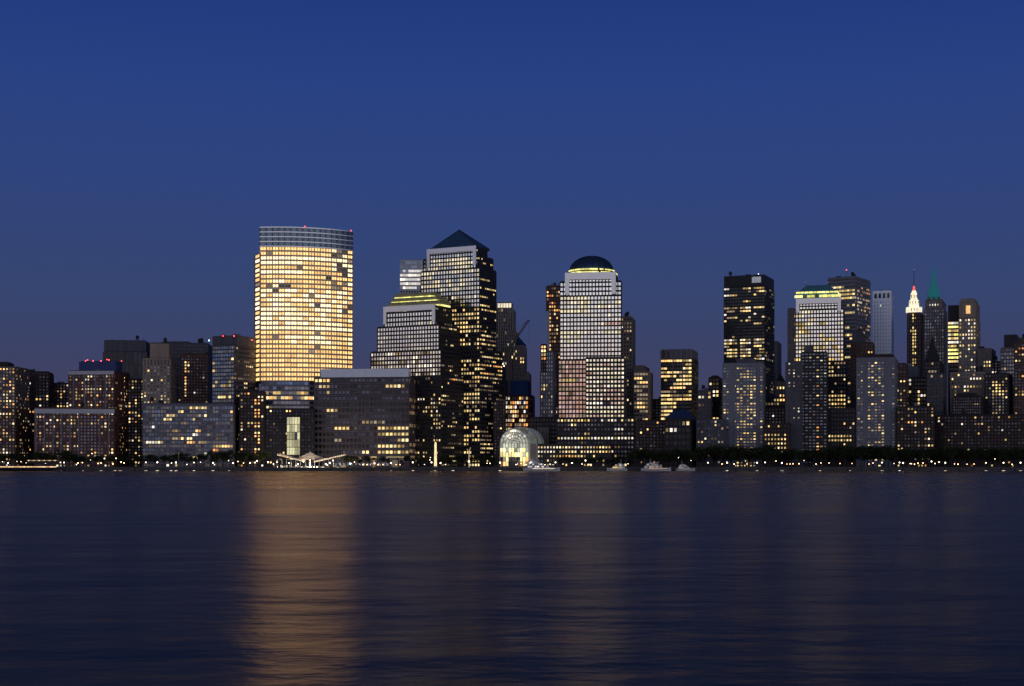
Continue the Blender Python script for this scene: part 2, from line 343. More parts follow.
def block(root, name, x, yt, yb, mat, proud=.5, depth=1.0, dY=0):
    """a slab lying on the front of a tower between two image columns, standing proud of it"""
    A, B, th, Yc = INFO[root.name]; p = on_line(root, x[0], dY); q = on_line(root, x[1], dY); a = atan2(q[1]-p[1], q[0]-p[0]); n_ = (sin(a), -cos(a))
    L = hypot(q[0]-p[0], q[1]-p[1]); o = proud - depth/2; Ym = (p[1]+q[1])/2; mb = MB()
    mb.obox((p[0]+q[0])/2 + n_[0]*o, (p[1]+q[1])/2 + n_[1]*o, a, L, depth, GZ if yb is None else Z(yb, Ym), Z(yt, Ym), mat); return mb.build(name, root)

WW = ['lit_warm', 'lit_warm', 'lit_white', 'lit_yellow', 'lit_soft', 'lit_dim', 'lit_dim']; SD = ['lit_warm', 'lit_yellow', 'lit_dim', 'lit_soft', 'lit_dim']; WR = ['lit_warm', 'lit_warm', 'lit_yellow', 'lit_orange', 'lit_white', 'lit_soft', 'lit_soft', 'lit_dim', 'lit_dim']
YY = ['lit_yellow', 'lit_yellow', 'lit_warm', 'lit_yellow', 'lit_gold', 'lit_soft']; GD = ['lit_warm', 'lit_yellow', 'lit_gold']
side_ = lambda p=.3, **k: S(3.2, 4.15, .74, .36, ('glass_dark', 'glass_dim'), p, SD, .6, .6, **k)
res = lambda p=0.14, base=('glass_dim', 'glass_mid', 'glass_dark'), cw=3.1, **k: S(cw, 3.1, 0.5, 0.52, base, p, WR, 0.35, 0.1, **k)
resd = lambda p=0.10, **k: res(p, ('glass_dark', 'glass_dim', 'glass_dark'), **k)
off_ = lambda p=0.12, base='glass_dark', cw=3.0, ch=4.0, wf=0.62, hf=0.55, **k: S(cw, ch, wf, hf, base, p, WW, 0.7, 0.55, **k)

# ------------------------------------------------------------------ setting
mb = MB(); mb.add([(-9000, -4000, 0), (9000, -4000, 0), (9000, 1292, 0), (-9000, 1292, 0)], [(0,1,2,3)], 'river_water'); mb.build('water', kind='structure')
mb = MB(); mb.add([(-9000, 1290.5, GZ), (9000, 1290.5, GZ), (9000, 30000, GZ), (-9000, 30000, GZ)], [(0,1,2,3)], 'quay_ground'); mb.build('ground', kind='structure')
sw = thing('seawall', 'long dark stone seawall and railing at the river edge below the skyline', 'wall', (0, 1289, 0))
mb = MB(); mb.obox(0, 1289.5, 0, 1600, 2.0, -2, GZ - 0.25, 'quay_stone'); mb.build('retaining_wall', sw)
mb = MB(); mb.obox(0, 1289.4, 0, 1600, 2.6, GZ - 0.25, GZ + 0.12, 'granite'); mb.build('coping', sw)
mb = MB()
for i in range(401): mb.obox(-800 + i*4, 1289.0, 0, 0.12, 0.12, GZ + 0.12, GZ + 1.15, 'pole_metal')
for h in (0.55, 0.85, 1.15): mb.obox(0, 1289.0, 0, 1600, 0.08, GZ + h - 0.04, GZ + h + 0.04, 'pole_metal')
mb.build('railing', sw)
for i in range(77): mb = MB(); mb.obox(-456 + i*12, 1288.1, 0, 0.7, 0.6, -1.5, 2.3, 'bark'); mb.build('fender_pile', sw)

# ------------------------------------------------------------------ left group
tower('apartment_tower', 'tall brick apartment tower cut by the left edge, brightly windowed front and dark side', 1420, 24,
      [((-26, 15, 29), 367.5, 409, res(0.45), resd(0.16), 'granite', 2), ((-30, 15, 29), 409, None, res(0.28), resd(0.16), 'brick_brown', 0)], 'brick_brown',
      roofs=[((-14, 8, 14), 362.5, 367, 'brick_dark', 12)], clutter=4, beacons=())
tower('apartment_tower', 'dark brown apartment tower with two red roof lights, behind the leftmost tower', 1500, 12,
      [((28, 49, 53.5), 372.5, None, resd(0.09), resd(0.05), 'brick_dark', 0)], beacons=[(43, 372), (48.5, 372)], clutter=3)
tower('apartment_building', 'small dark building in the gap left of the blue-topped brick tower', 1560, 8,
      [((50, 69, 71), 384, None, resd(0.13, zones=[Zn(55, 66, 386, 393, 0.6)]), None, 'brick_dark', 0)], clutter=2)
t = tower('apartment_tower', 'brick apartment tower with blue rooftop box, white cornice and row of red roof lights', 1462, 22,
      [((69, 114, 129), 371.5, None, res(0.28, zones=[Zn(70, 78, 370, 380, .5)]), resd(0.16), 'brick_red', 0)], roofs=[((79, 116, 122.5), 361.5, 371, 'blue_lit_panel', 10)],  # blue light on the rooftop box is put into its panel colour
      beacons=[(85.5, 361), (87.5, 360), (93, 361), (101, 361), (107, 359.5), (109, 360), (121.5, 361)], clutter=2)
block(t, 'cornice', (68.6, 114.3), 371, 374.5, 'white_trim', 1.0, 1.4)
for a in (73, 84, 95, 105): block(t, 'pilaster', (a, a+1.6), 374.5, 456, 'concrete', .8)
t = tower('apartment_building', 'low brick block with white cornice and glassy centre bay, before the blue-topped tower', 1415, 10,
      [((35, 114, 119), 409, None, res(0.26, zones=[Zn(80, 98, 416, 450, 0.03, None, 'glass_blue')]), resd(0.2), 'brick_red', 0)], clutter=2)
block(t, 'cornice', (34.6, 114.5), 409, 413.5, 'white_trim', 1.0, 1.4)
for a in (35.5, 44, 52.5, 61, 69.5, 78, 99, 108): block(t, 'pilaster', (a, a+1.4), 413.5, 458, 'concrete', .8)
tower('office_tower', 'plain dark ribbed tower with no lit windows, behind the blue-topped tower', 1640, 10,
      [((104, 146, 151), 341.5, 352, None, None, 'concrete_dark', 0), ((104, 146, 151), 352, None, S(4.5, 14, 0.5, 0.9, 'glass_dark', 0.0, WW), None, 'concrete_dark', 0)], clutter=4)
tower('office_tower', 'wide unlit dark tower showing only its roofline between stone tower and glass tower', 1690, 8,
      [((150, 208, 213), 344, None, off_(0.0), None, 'concrete_dark', 0)], roofs=[((162, 190, 193), 342, 344, 'concrete_dark', 8)], beacons=[(209, 340.5, 'lit_cool')], clutter=5)
tower('apartment_tower', 'slim beige stone tower with stepped top above the low glass block', 1475, 16,
      [((150, 169, 173.5), 344.5, 359, None, None, 'limestone', 5), ((143.5, 170, 176), 359, 366, S(3.4, 6, 0.4, 0.75, 'glass_dark', 0, WW), None, 'limestone', 0),
       ((143.5, 170, 176), 366, None, res(0.06, zones=[Zn(143, 176, 393, 403, 0.55)]), resd(0.05), 'limestone', 0)], clutter=2)
tower('apartment_tower', 'red brick tower with a single lit column of windows, between stone and glass towers', 1545, 12,
      [((181, 208, 213), 355, None, resd(0.03, zones=[Zn(184, 187, 358, 396, 0.85, ['lit_warm', 'lit_orange'])]), None, 'brick_red', 0),
       ((172, 181, 182), 360, None, resd(0.05), None, 'concrete_dark', 4)], clutter=3)
t = tower('apartment_tower', 'tall glass apartment tower left of the golden tower, pale glass front with dark side', 1440, 40,
      [((212.5, 237, 257), 336.5, 345.5, None, None, 'concrete_dark', 3), ((212.5, 234, 258.5), 345.5, None, S(3.2, 3.6, 0.9, 0.62, ('glass_blue', 'glass_mid', 'glass_mid'), 0.05, ['lit_warm', 'lit_soft', 'lit_yellow'], 0.5, 0.35,
        [Zn(211, 235, 370, 372, .5), Zn(211, 235, 381, 386, .6), Zn(211, 235, 396, 399, .5), Zn(211, 235, 416, 419, .5), Zn(211, 235, 445, 449, .8)]), side_(0.22), 'concrete_dark', 0)],
      beacons=[(223, 336), (234, 336), (252, 340)], clutter=3)
tower('apartment_building', 'wide low bluish glass apartment block behind the waterfront trees, left of centre', 1408, 6,
      [((143, 233, 238), 404.5, 406, None, None, 'grey_panel', 2), ((143, 233, 238), 406, None, S(2.7, 3.7, 0.8, 0.6, ('glass_blue', 'glass_mid', 'glass_dim'), 0.075, WW + ['lit_orange'], 0.35, 0.5, [Zn(212, 240, 444, 449, 0.9, YY)]), None, 'grey_panel', 0)], clutter=3)
tower('apartment_building', 'dark brick building with orange windows at the foot of the golden tower', 1425, 10,
      [((240, 264, 268), 392, None, resd(0.13, zones=[Zn(255, 261, 400, 458, .5, ['lit_orange', 'lit_orange', 'lit_warm'])]), None, 'brick_dark', 0)], clutter=1)

# ---- golden curved office tower
def golden_tower():
    Yc = 1466; root = thing('office_tower', 'tall curved tower glowing golden from top to bottom, brightest of the skyline', 'building', (X(305, Yc), Yc + 30, GZ))
    def arc(xl, xr, Yl, Yr, bulge, n):
        A = Vector((X(xl, Yl), Yl)); B = Vector((X(xr, Yr), Yr)); d = B - A; nn = Vector((d.y, -d.x)).normalized(); o = []
        for i in range(n+1):
            s = i/n; p = A + d*s + nn*(bulge*4*s*(1-s)); o.append((p.x, p.y))
        return o
    def body(pts, z0, z1, mb, m, depth=46):
        poly = list(pts) + [(pts[-1][0]-9, pts[-1][1]+depth), (pts[0][0]+4, pts[0][1]+depth+12)]; mb.prism(poly, z0, z1, m)
    front = arc(260, 352.5, 1462, 1490, 11, 16); w = MB(); panes = []
    ztop = Z(228, 1466); zl = Z(247, 1466); zb = Z(381.5, 1466)
    body(front, zb, ztop, w, 'gold_mullion')
    B_, G_ = 'lit_gold_bright', 'lit_gold'; sh_ = ('gold_shade', 'lit_gold_dim')  # panes carry the mirrored sunset as painted glow, mixed with room light
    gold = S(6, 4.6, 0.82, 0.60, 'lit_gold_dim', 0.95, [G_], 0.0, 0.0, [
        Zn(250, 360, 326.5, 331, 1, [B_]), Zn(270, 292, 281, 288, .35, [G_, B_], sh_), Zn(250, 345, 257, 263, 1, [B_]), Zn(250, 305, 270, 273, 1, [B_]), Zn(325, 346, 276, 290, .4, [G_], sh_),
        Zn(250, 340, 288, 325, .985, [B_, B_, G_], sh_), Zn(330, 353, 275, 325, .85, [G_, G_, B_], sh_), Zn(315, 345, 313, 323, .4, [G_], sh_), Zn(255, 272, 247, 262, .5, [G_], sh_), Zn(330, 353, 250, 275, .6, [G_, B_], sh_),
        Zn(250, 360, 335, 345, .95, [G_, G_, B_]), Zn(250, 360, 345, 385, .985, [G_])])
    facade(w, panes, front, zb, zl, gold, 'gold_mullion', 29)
    dv = MB()
    for i in range(16):
        (xa, ya), (xb, yb) = front[i], front[i+1]; a = atan2(yb-ya, xb-xa); dv.obox((xa+xb)/2 + sin(a)*.16, (ya+yb)/2 - cos(a)*.16, a, .6, .25, zb, ztop, 'gold_mullion')
    dv.build('mullion', root)
    lou = S(4, 4.6, 0.86, 0.72, 'glass_louvre', 0.0, WW); facade(w, panes, front, zl, ztop, lou, 'mullion', 4)
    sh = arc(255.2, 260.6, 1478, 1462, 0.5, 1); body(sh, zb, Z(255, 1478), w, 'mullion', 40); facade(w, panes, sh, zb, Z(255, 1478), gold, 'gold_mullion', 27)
    w.build('wall', root)
    bands = MB()
    for k in range(5):
        z = zl + (ztop - zl)*k/4
        for i in range(16):
            (xa, ya), (xb, yb) = front[i], front[i+1]; a = atan2(yb-ya, xb-xa)
            bands.obox((xa+xb)/2 + sin(a)*0.45, (ya+yb)/2 - cos(a)*0.45, a, hypot(xb-xa, yb-ya)+0.05, 0.7, z - 0.5, z + 0.5, 'band_steel')
    bands.build('louvre_band', root)
    cap = MB(); body(front, ztop + 0.02, ztop + 0.6, cap, 'roof_dark', 44); cap.build('roof', root)
    pod = arc(261, 316, 1452, 1460, 4, 14); p2 = MB(); body(pod, Z(410, 1452), zb, p2, 'mullion', 60)
    sp = S(4, 4, 0.92, 0.6, 'glass_mid', 0.0, ['lit_orange', 'lit_warm', 'lit_yellow'], 0.0, 0.3,
        [Zn(250, 320, 381, 388, 0, None, ('glass_blue', 'glass_dim')), Zn(262, 320, 392.5, 396.5, .8, ['lit_warm', 'lit_orange', 'lit_yellow']), Zn(262, 320, 397, 402.5, .75, ['lit_orange', 'lit_warm']),
         Zn(266, 274, 403, 409, .8, ['lit_yellow', 'lit_soft']), Zn(262, 300, 388, 391, .1)])
    facade(p2, panes, pod, Z(410, 1452), zb, sp, 'grey_panel', 6); p2.build('podium', root)
    leg = MB(); body(arc(264, 314, 1462, 1466, 0, 4), GZ, Z(410, 1452) - .01, leg, 'granite_dark', 40); leg.build('base', root)
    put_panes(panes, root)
    for px, py, Y in ((262, 227.3, 1466), (305, 226.5, 1460), (351, 230.6, 1488)): beacon(root, px, py, Y, mast=0.8)
golden_tower()

t = tower('low_building', 'dark low building with a tall glowing glass atrium, behind the white canopy', 1432, 8,
      [((266, 314, 317), 409.5, None, resd(0.045), None, 'granite_dark', 0)], 'granite_dark')
at_ = MB(); Pa = foot((287, 300, 300.2), 1426, 8, 5); at_.prism(Pa, Z(455, 1426), Z(417, 1426), 'mullion'); pn = []
facade(at_, pn, div(Pa[0], Pa[1], 2.6), Z(455, 1426), Z(417, 1426), S(2.6, 7.4, 0.9, 0.94, 'lit_green', 1, ['lit_green'], 0, 0, [Zn(294, 298, 432, 441, 0, None, 'glass_dim')]), 'mullion'); a_o = at_.build('atrium', t)
off = t['_w']
for w, h, x, y, z, a, kd in pn:
    o = bpy.data.objects.new('pane', pane_mesh(w, h, kd)); C.objects.link(o); o.parent = a_o; o.location = (x-off[0], y-off[1], z-off[2]); o.rotation_euler = (0, 0, a)

t = tower('office_building', 'long brown office block with pale flat roof fascia, right of the golden tower', 1440, 8,
      [((314.5, 409, 417), 377, None, S(3.9, 5.9, 0.68, 0.46, ('glass_dark', 'glass_dim'), 0.05, ['lit_dim', 'lit_dim', 'lit_soft', 'lit_warm'], 0.3, 0.6,
       [Zn(319, 332, 380, 389, .95, GD), Zn(328, 333, 390, 393, .7, GD), Zn(348, 358, 392, 402, .35, ['lit_soft', 'lit_warm']), Zn(386, 407, 384, 389, .85, GD), Zn(398, 408, 394, 399, .8), Zn(328, 337, 409, 413, .7),
        Zn(378, 412, 426, 454, .85, ['lit_yellow', 'lit_yellow', 'lit_warm'])], line='joint'), S(4, 6.2, 0.5, 0.5, 'glass_dark', 0.3, GD), 'nymex_stone', 0)], 'nymex_stone')
block(t, 'fascia', (321, 409), 369, 377.2, 'fascia_steel', 1.5, 12)

# ---- the granite and glass towers
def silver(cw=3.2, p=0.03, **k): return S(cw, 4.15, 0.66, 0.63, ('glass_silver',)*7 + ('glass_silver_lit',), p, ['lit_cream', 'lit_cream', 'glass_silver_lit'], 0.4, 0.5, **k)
def portal(root, x, yt, ymid, yleg, dY, legw, mat='granite_polished', corner=None):
    A_, B_, th, Yc = INFO[root.name]; c = corner or x[1]; P = foot((x[0], c, c + .1), Yc + dY, th); A, B = P[0], P[1]
    if c < x[1]: B = (B[0] + (x[1]-c), B[1])
    mb = MB(); a = atan2(B[1]-A[1], B[0]-A[0]); L = hypot(B[0]-A[0], B[1]-A[1]); n = (sin(a), -cos(a))
    Y = (A[1]+B[1])/2; A = (A[0]+n[0]*.6, A[1]+n[1]*.6); B = (B[0]+n[0]*.6, B[1]+n[1]*.6)
    mb.obox((A[0]+B[0])/2, (A[1]+B[1])/2, a, L, 1.6, Z(ymid, Y), Z(yt, Y), mat)
    for s in (0, 1):
        c = legw/2 if s == 0 else L - legw/2
        mb.obox(A[0] + cos(a)*c, A[1] + sin(a)*c, a, legw, 1.5, Z(yleg, Y), Z(ymid, Y) - 0.003, mat)
    mb.build('stone_portal', root)
# stepped-crown tower
Y4 = 1460
t = tower('office_tower', 'tower with yellow-lit stepped ziggurat crown, in front of the pyramid-roofed tower', Y4, 14, [
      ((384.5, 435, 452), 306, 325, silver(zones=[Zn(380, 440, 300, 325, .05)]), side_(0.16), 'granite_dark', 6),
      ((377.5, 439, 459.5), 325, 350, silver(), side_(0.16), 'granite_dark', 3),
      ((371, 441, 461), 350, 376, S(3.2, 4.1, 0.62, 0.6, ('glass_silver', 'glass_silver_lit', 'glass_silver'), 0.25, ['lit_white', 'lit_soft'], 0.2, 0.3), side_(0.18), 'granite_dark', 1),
      ((371, 441, 463), 376, None, S(3.0, 4.1, 0.5, 0.45, ('glass_dark', 'glass_dim'), 0.13, WW, 0.5, 0.3, [Zn(430, 441, 396, 428, .45), Zn(415, 434, 376, 384, .6)]),  # low floors' missing sky reflection is put into darker glass
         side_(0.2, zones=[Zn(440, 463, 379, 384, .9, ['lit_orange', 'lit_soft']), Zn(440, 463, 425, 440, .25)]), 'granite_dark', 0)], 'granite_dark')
portal(t, (384, 435.4), 305.5, 311, 323, 5.5, 3.4); th4 = INFO[t.name][2]
for k, (x, yt, yb) in enumerate([((388, 440, 450), 300.5, 306), ((391.5, 437, 447), 296, 301), ((394.5, 432, 441), 291, 296.3)]):
    P = foot(x, Y4 + 12 + 5*k, th4); za, zb_ = Z(yb, Y4 + 12), Z(yt, Y4 + 12)
    m = MB(); m.prism(P, za, zb_, 'crown_glow_tint'); m.prism(inset(P, -0.3), zb_, zb_ + 0.5, 'crown_glow_tint'); tier = m.build('crown_tier', t)  # olive cast of the crown lights is put into the tier colour
    pn = []; m2 = MB()
    for a_, b_ in ((P[0], P[1]), (P[1], P[2])):
        an = atan2(b_[1]-a_[1], b_[0]-a_[0]); nn = (sin(an), -cos(an))
        for (qa, qb) in list(zip(div(a_, b_, 5)[:-1], div(a_, b_, 5)[1:])):
            if k == 0 and a_ is P[0] and 408 < proj((qa[0]+qb[0])/2, (qa[1]+qb[1])/2, 0)[0] < 416: continue
            m2.obox((qa[0]+qb[0])/2 + nn[0]*0.4, (qa[1]+qb[1])/2 + nn[1]*0.4, an, hypot(qb[0]-qa[0], qb[1]-qa[1])*0.9, 0.5, za + 0.3, za + 1.9, 'lit_crown')
    m2.build('cornice_light', tier)
# pyramid tower
Y3 = 1490
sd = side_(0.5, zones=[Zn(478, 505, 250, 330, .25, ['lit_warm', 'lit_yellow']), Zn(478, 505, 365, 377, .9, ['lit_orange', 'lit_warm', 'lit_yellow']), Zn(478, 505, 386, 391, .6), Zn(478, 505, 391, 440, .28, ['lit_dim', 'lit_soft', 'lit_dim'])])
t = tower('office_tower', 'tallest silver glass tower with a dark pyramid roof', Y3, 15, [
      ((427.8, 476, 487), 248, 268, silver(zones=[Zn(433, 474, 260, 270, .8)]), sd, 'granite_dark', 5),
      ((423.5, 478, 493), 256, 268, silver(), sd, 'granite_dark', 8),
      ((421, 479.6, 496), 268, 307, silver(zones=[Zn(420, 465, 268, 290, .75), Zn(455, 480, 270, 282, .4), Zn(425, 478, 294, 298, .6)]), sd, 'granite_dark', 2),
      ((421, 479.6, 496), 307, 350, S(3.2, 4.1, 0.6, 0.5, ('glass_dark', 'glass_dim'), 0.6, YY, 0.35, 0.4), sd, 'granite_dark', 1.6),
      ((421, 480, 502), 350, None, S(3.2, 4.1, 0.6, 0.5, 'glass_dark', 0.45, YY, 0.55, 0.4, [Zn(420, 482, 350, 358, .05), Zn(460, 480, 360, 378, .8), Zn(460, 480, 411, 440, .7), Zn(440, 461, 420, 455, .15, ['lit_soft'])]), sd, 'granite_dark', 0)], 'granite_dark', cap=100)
portal(t, (427.4, 476.4), 247.6, 252.5, 266.5, 4.5, 3.4); th3 = INFO[t.name][2]
P = foot((429, 478, 489.5), Y3 + 9, th3); zc = Z(248, Y3) + 1.3; apx = Z(229, Y3 + 25)
m = MB(); m.prism(P, zc - .3, zc + 1.4, 'granite_dark'); ctr = ((P[0][0]+P[2][0])/2, (P[0][1]+P[2][1])/2)
m.loft([(P, zc + 1.4), ([(ctr[0] + (x-ctr[0])*.02, ctr[1] + (y-ctr[1])*.02) for x, y in P], apx)], 'copper_roof')
for i in range(4): m.bar((*P[i], zc + 1.5), (ctr[0], ctr[1], apx + .2), 0.35, 'roof_dark')
m.build('pyramid_roof', t)
tower('office_tower', 'pale white-lit tower top peeking from behind, left of the pyramid-roofed tower', 1720, 5, [
      ((400, 428, 429), 260.5, 290, S(3.2, 4.6, .93, .6, ('glass_silver', 'glass_mid'), .25, ['lit_white', 'glass_silver_lit'], .3, .6, [Zn(400, 430, 262, 267, 0, None, 'glass_mid'), Zn(400, 430, 273, 286, .97, ['lit_white', 'glass_silver_lit', 'lit_white'])]), None, 'white_trim', 3), ((400, 430, 432), 290, None, off_(.1), None, 'white_trim', 0)])
# middle gap
t = tower('apartment_tower', 'slender ribbed stone tower with glowing crown, just right of the pyramid-roofed tower', 1760, 10, [  # pale wall colour also carries the distance haze
      ((497.5, 511.5, 513), 303, 308.5, S(3.2, 7, .8, .9, 'lit_pale_crown', 1, ['lit_pale_crown'], 0, 0), None, 'limestone', 2),
      ((494, 512.5, 516), 308.5, 331, S(2.6, 3.6, .4, .8, ('glass_dim', 'glass_dark'), .07, WR), None, 'limestone', 0),
      ((494, 515.5, 519), 331, None, S(2.6, 3.6, .4, .8, ('glass_dim', 'glass_dark'), .07, WR), None, 'limestone', 0)])
t = tower('apartment_tower', 'dim tower with pointed gable top beside the crane', 1700, 10, [  # walls paled for haze, painted into the stone colour
      ((515, 524.5, 527), 346, None, off_(.12, wf=.45, cw=2.8), None, 'limestone', 0), ((515, 529, 531.5), 373, None, off_(.12, wf=.45, cw=2.8), None, 'limestone', -3), ((526, 533, 535), 396, None, off_(.04), None, 'concrete_dark', -5)])
P = foot((515, 524.5, 527), 1700, 10); z = Z(346, 1700) + 1.2; m = MB(); c = ((P[0][0]*.7+P[1][0]*.3), (P[0][1]+P[2][1])/2)
m.loft([(P, z), ([(c[0] + (x-c[0])*.12, c[1] + (y-c[1])*.12) for x, y in P], z + 10)], 'slate_blue'); m.build('gable_roof', t)
t = tower('unfinished_building', 'unfinished building with navy netting above orange-lit floors, behind the glass vault', 1590, 10, [
      ((502, 528, 531), 381.5, 396, None, None, 'blue_netting', 1), ((501, 528, 531), 396, None, S(2.3, 4.6, .72, .6, ('lit_soft', 'glass_dark', 'glass_dark'), .5, ['lit_orange', 'lit_warm', 'lit_orange', 'lit_white', 'lit_soft'], .3, .2,
       [Zn(500, 532, 430, 470, 0, None, 'glass_dark')]), off_(.3, 'glass_dark'), 'rust', 0)], cap=60)
tower('office_building', 'small dark building with clustered white work lights on its roof, below the crowned tower', 1540, 10, [
      ((492, 504, 506), 368, None, off_(.2, zones=[Zn(490, 508, 376, 379, .8), Zn(490, 508, 398, 402, .7, ['lit_cool'])]), None, 'granite_dark', 0)], beacons=[(499, 363, 'lit_globe'), (500.5, 361, 'lit_globe'), (502.5, 364, 'lit_globe'), (504, 366, 'lit_globe')])
# luffing crane
Yk = 1580; cr = thing('tower_crane', 'tower crane with its jib raised up to the right against the blue sky', 'crane', (X(508, Yk), Yk, GZ))
bx_, bz = X(509, Yk), Z(350, Yk)
def truss(mb, a, b, w, n, r, mat):
    a = Vector(a); b = Vector(b); d = (b-a).normalized(); u = Vector((0, 1, 0)); v = d.cross(u).normalized()
    cs = [(u*i*w + v*j*w) for i, j in ((-1,-1),(1,-1),(1,1),(-1,1))]
    for c in cs: mb.bar(a+c, b+c, r, mat)
    for k in range(n):
        p, q = a + (b-a)*k/n, a + (b-a)*(k+1)/n
        for i in range(4): mb.bar(p + cs[i], q + cs[(i+1) % 4], r*.7, mat)
m = MB(); truss(m, (bx_, Yk, GZ), (bx_, Yk, bz), 1.1, 24, .22, 'crane_paint'); m.build('mast', cr)
m = MB(); truss(m, (bx_, Yk, bz + 1), (X(529, Yk), Yk, Z(319.5, Yk)), .85, 12, .22, 'crane_paint'); m.build('jib', cr)
m = MB(); truss(m, (bx_, Yk, bz + 1), (X(503, Yk), Yk, Z(349, Yk)), .9, 3, .22, 'crane_paint'); m.obox(X(503, Yk), Yk, 0, 2.2, 2.4, Z(351, Yk) - 1, Z(349, Yk), 'concrete_dark'); m.build('counterweight', cr)
m = MB(); m.obox(bx_ + 1.4, Yk - 1.4, 0, 1.8, 1.8, bz - 2, bz + .6, 'crane_paint'); m.build('cab', cr)
m = MB(); m.bar((bx_, Yk, bz + 1), (X(505, Yk), Yk, Z(338, Yk)), .25, 'crane_paint'); m.bar((X(505, Yk), Yk, Z(338, Yk)), (X(527, Yk), Yk, Z(321, Yk)), .08, 'pole_metal'); m.bar((X(505, Yk), Yk, Z(338, Yk)), (X(503, Yk), Yk, Z(349, Yk)), .08, 'pole_metal')
m.bar((X(529, Yk), Yk, Z(319.5, Yk)), (X(529, Yk), Yk, Z(345, Yk)), .06, 'pole_metal'); m.build('cable', cr)
m = MB(); m.ball((X(529, Yk), Yk, Z(318.6, Yk)), .5, 'lit_soft'); m.build('jib_light', cr)

tower('unfinished_tower', 'unfinished reddish tower strung with orange work lights, left of the domed tower', 1620, 10, [
      ((546.5, 563, 566), 286.5, 312, S(2.4, 4.2, .6, .5, 'glass_dark', .4, ['lit_orange', 'lit_warm', 'lit_orange', 'lit_dim', 'lit_dim'], .3, .1), None, 'rust', 0),
      ((549, 563, 566), 312, 410, S(2.4, 4.2, .6, .5, 'glass_dark', .38, ['lit_orange', 'lit_warm', 'lit_dim'], .3, .1, [Zn(555, 558, 312, 400, .2, None, 'glass_dark'), Zn(549, 552, 312, 400, .75), Zn(545, 552, 380, 410, 0, None, 'glass_dim')]) | {'base': 'glass_dark'}, None, 'rust', 0),
      ((546.5, 549.3, 549.6), 312, None, None, None, 'white_trim', -1), ((549, 563, 566), 410, None, off_(.1), None, 'concrete_dark', 0)], clutter=6)
tower('office_tower', 'narrow silvery tower with a column of orange lights, left of the unfinished reddish tower', 1580, 10, [
      ((541, 546, 547), 345, 372, S(2.6, 4, .7, .6, 'glass_dark', .6, ['lit_orange', 'lit_warm']), None, 'brick_dark', 0), ((540.5, 553, 557), 372, None, S(2.6, 4, .45, .6, ('glass_dim', 'glass_mid'), .03, WR, zones=[Zn(540, 543, 380, 400, .7)]), None, 'concrete', 0),
      ((546, 553, 557), 352, 372, S(2.6, 4, .45, .6, 'glass_mid', .02, WR), None, 'concrete', 1)])
tower('low_building', 'low dim brown building between the glass vault and the domed tower', 1500, 6, [
      ((530, 558, 560), 418, None, off_(.05), None, 'granite_dark', 8), ((537, 549, 552), 428, None, None, None, 'limestone_dim', 0)])

# domed tower
Y2 = 1455
low2 = S(3.3, 4.2, 0.56, 0.5, ('lit_rose', 'glass_silver', 'glass_rose', 'lit_rose'), 0.5, ['lit_cream', 'lit_cream', 'glass_silver_lit', 'lit_white'], 0.2, 0.25,
     [Zn(550, 630, 358, 386, .9), Zn(596, 612, 401, 406, .2, None, 'glass_dim'), Zn(540, 630, 405, 412, .85, ['lit_cream', 'lit_white']), Zn(580, 630, 386, 398, .5)])
bot2 = S(3.3, 4.2, 0.52, 0.46, ('glass_dim', 'glass_mid', 'glass_dark'), 0.12, WW, 0.3, 0.3, [Zn(540, 640, 418, 424, .75, ['lit_yellow', 'lit_white']), Zn(540, 640, 435.5, 439.5, .75, ['lit_yellow', 'lit_white']), Zn(540, 640, 444, 447.5, .45)])  # dark glass colour stands in for the blocked sky reflection down here
t = tower('office_tower', 'tall silver glass tower with a dark rounded dome and yellow-lit ring', Y2, 2, [
      ((565.5, 615.5, 616), 273, 295.5, silver(3.3), None, 'granite_dark', 1.5),
      ((560, 621.3, 622), 281.5, 295.5, silver(3.3), None, 'granite_dark', 4),
      ((560, 621.3, 622), 295.5, 360, silver(3.3, zones=[Zn(560, 592, 296, 312, .55), Zn(592, 622, 300, 310, .45), Zn(560, 622, 330, 334.5, .9), Zn(560, 580, 334, 338, .8), Zn(590, 622, 320, 325, .6, ['lit_cream', 'lit_rose']), Zn(560, 622, 340, 345, .4)]), None, 'granite_dark', 1),
      ((558.5, 586, 586.3), 360, 418, S(3.3, 4.2, .68, .64, ('glass_rose', 'glass_rose', 'lit_rose'), .12, ['lit_soft', 'lit_yellow'], .6, .7, [Zn(555, 590, 363, 371, .6, ['lit_gold', 'lit_soft']), Zn(555, 590, 387, 392, .5, ['lit_soft'])]), None, 'granite_dark', 1),
      ((585.5, 624.5, 626), 358, 418, low2, None, 'granite_dark', -2),
      ((557, 634, 636), 418, None, bot2, None, 'granite_dark', -4)], 'granite_dark')
portal(t, (565, 615.8), 272.5, 279.5, 294.5, -.2, 4.2)
cxd, cyd = X(591.5, Y2 + 28), Y2 + 28; rd = 24.5
circ = lambda r, n=40: [(cxd + r*cos(2*pi*i/n), cyd + r*sin(2*pi*i/n)) for i in range(n)]
zr = Z(273, Y2); m = MB(); m.loft([(circ(25), zr), (circ(25), zr + 3.5)], 'granite_dark'); m.build('drum', t)
m = MB(); zk = zr + 5.2; m.loft([(circ(21.6), zr + 3.5)] + [(circ(max(.3, 21.6*cos(a*pi/20))), zk + 14.8*sin(a*pi/20)) for a in range(0, 11)], 'dome_copper')
for i in range(20):
    a0 = 2*pi*i/20; prev = None
    for a in range(0, 10):
        r = 21.75*cos(a*pi/20); p = (cxd + r*cos(a0), cyd + r*sin(a0), zk + 14.95*sin(a*pi/20))
        if prev: m.bar(prev, p, .16, 'roof_dark')
        prev = p
m.build('dome', t)
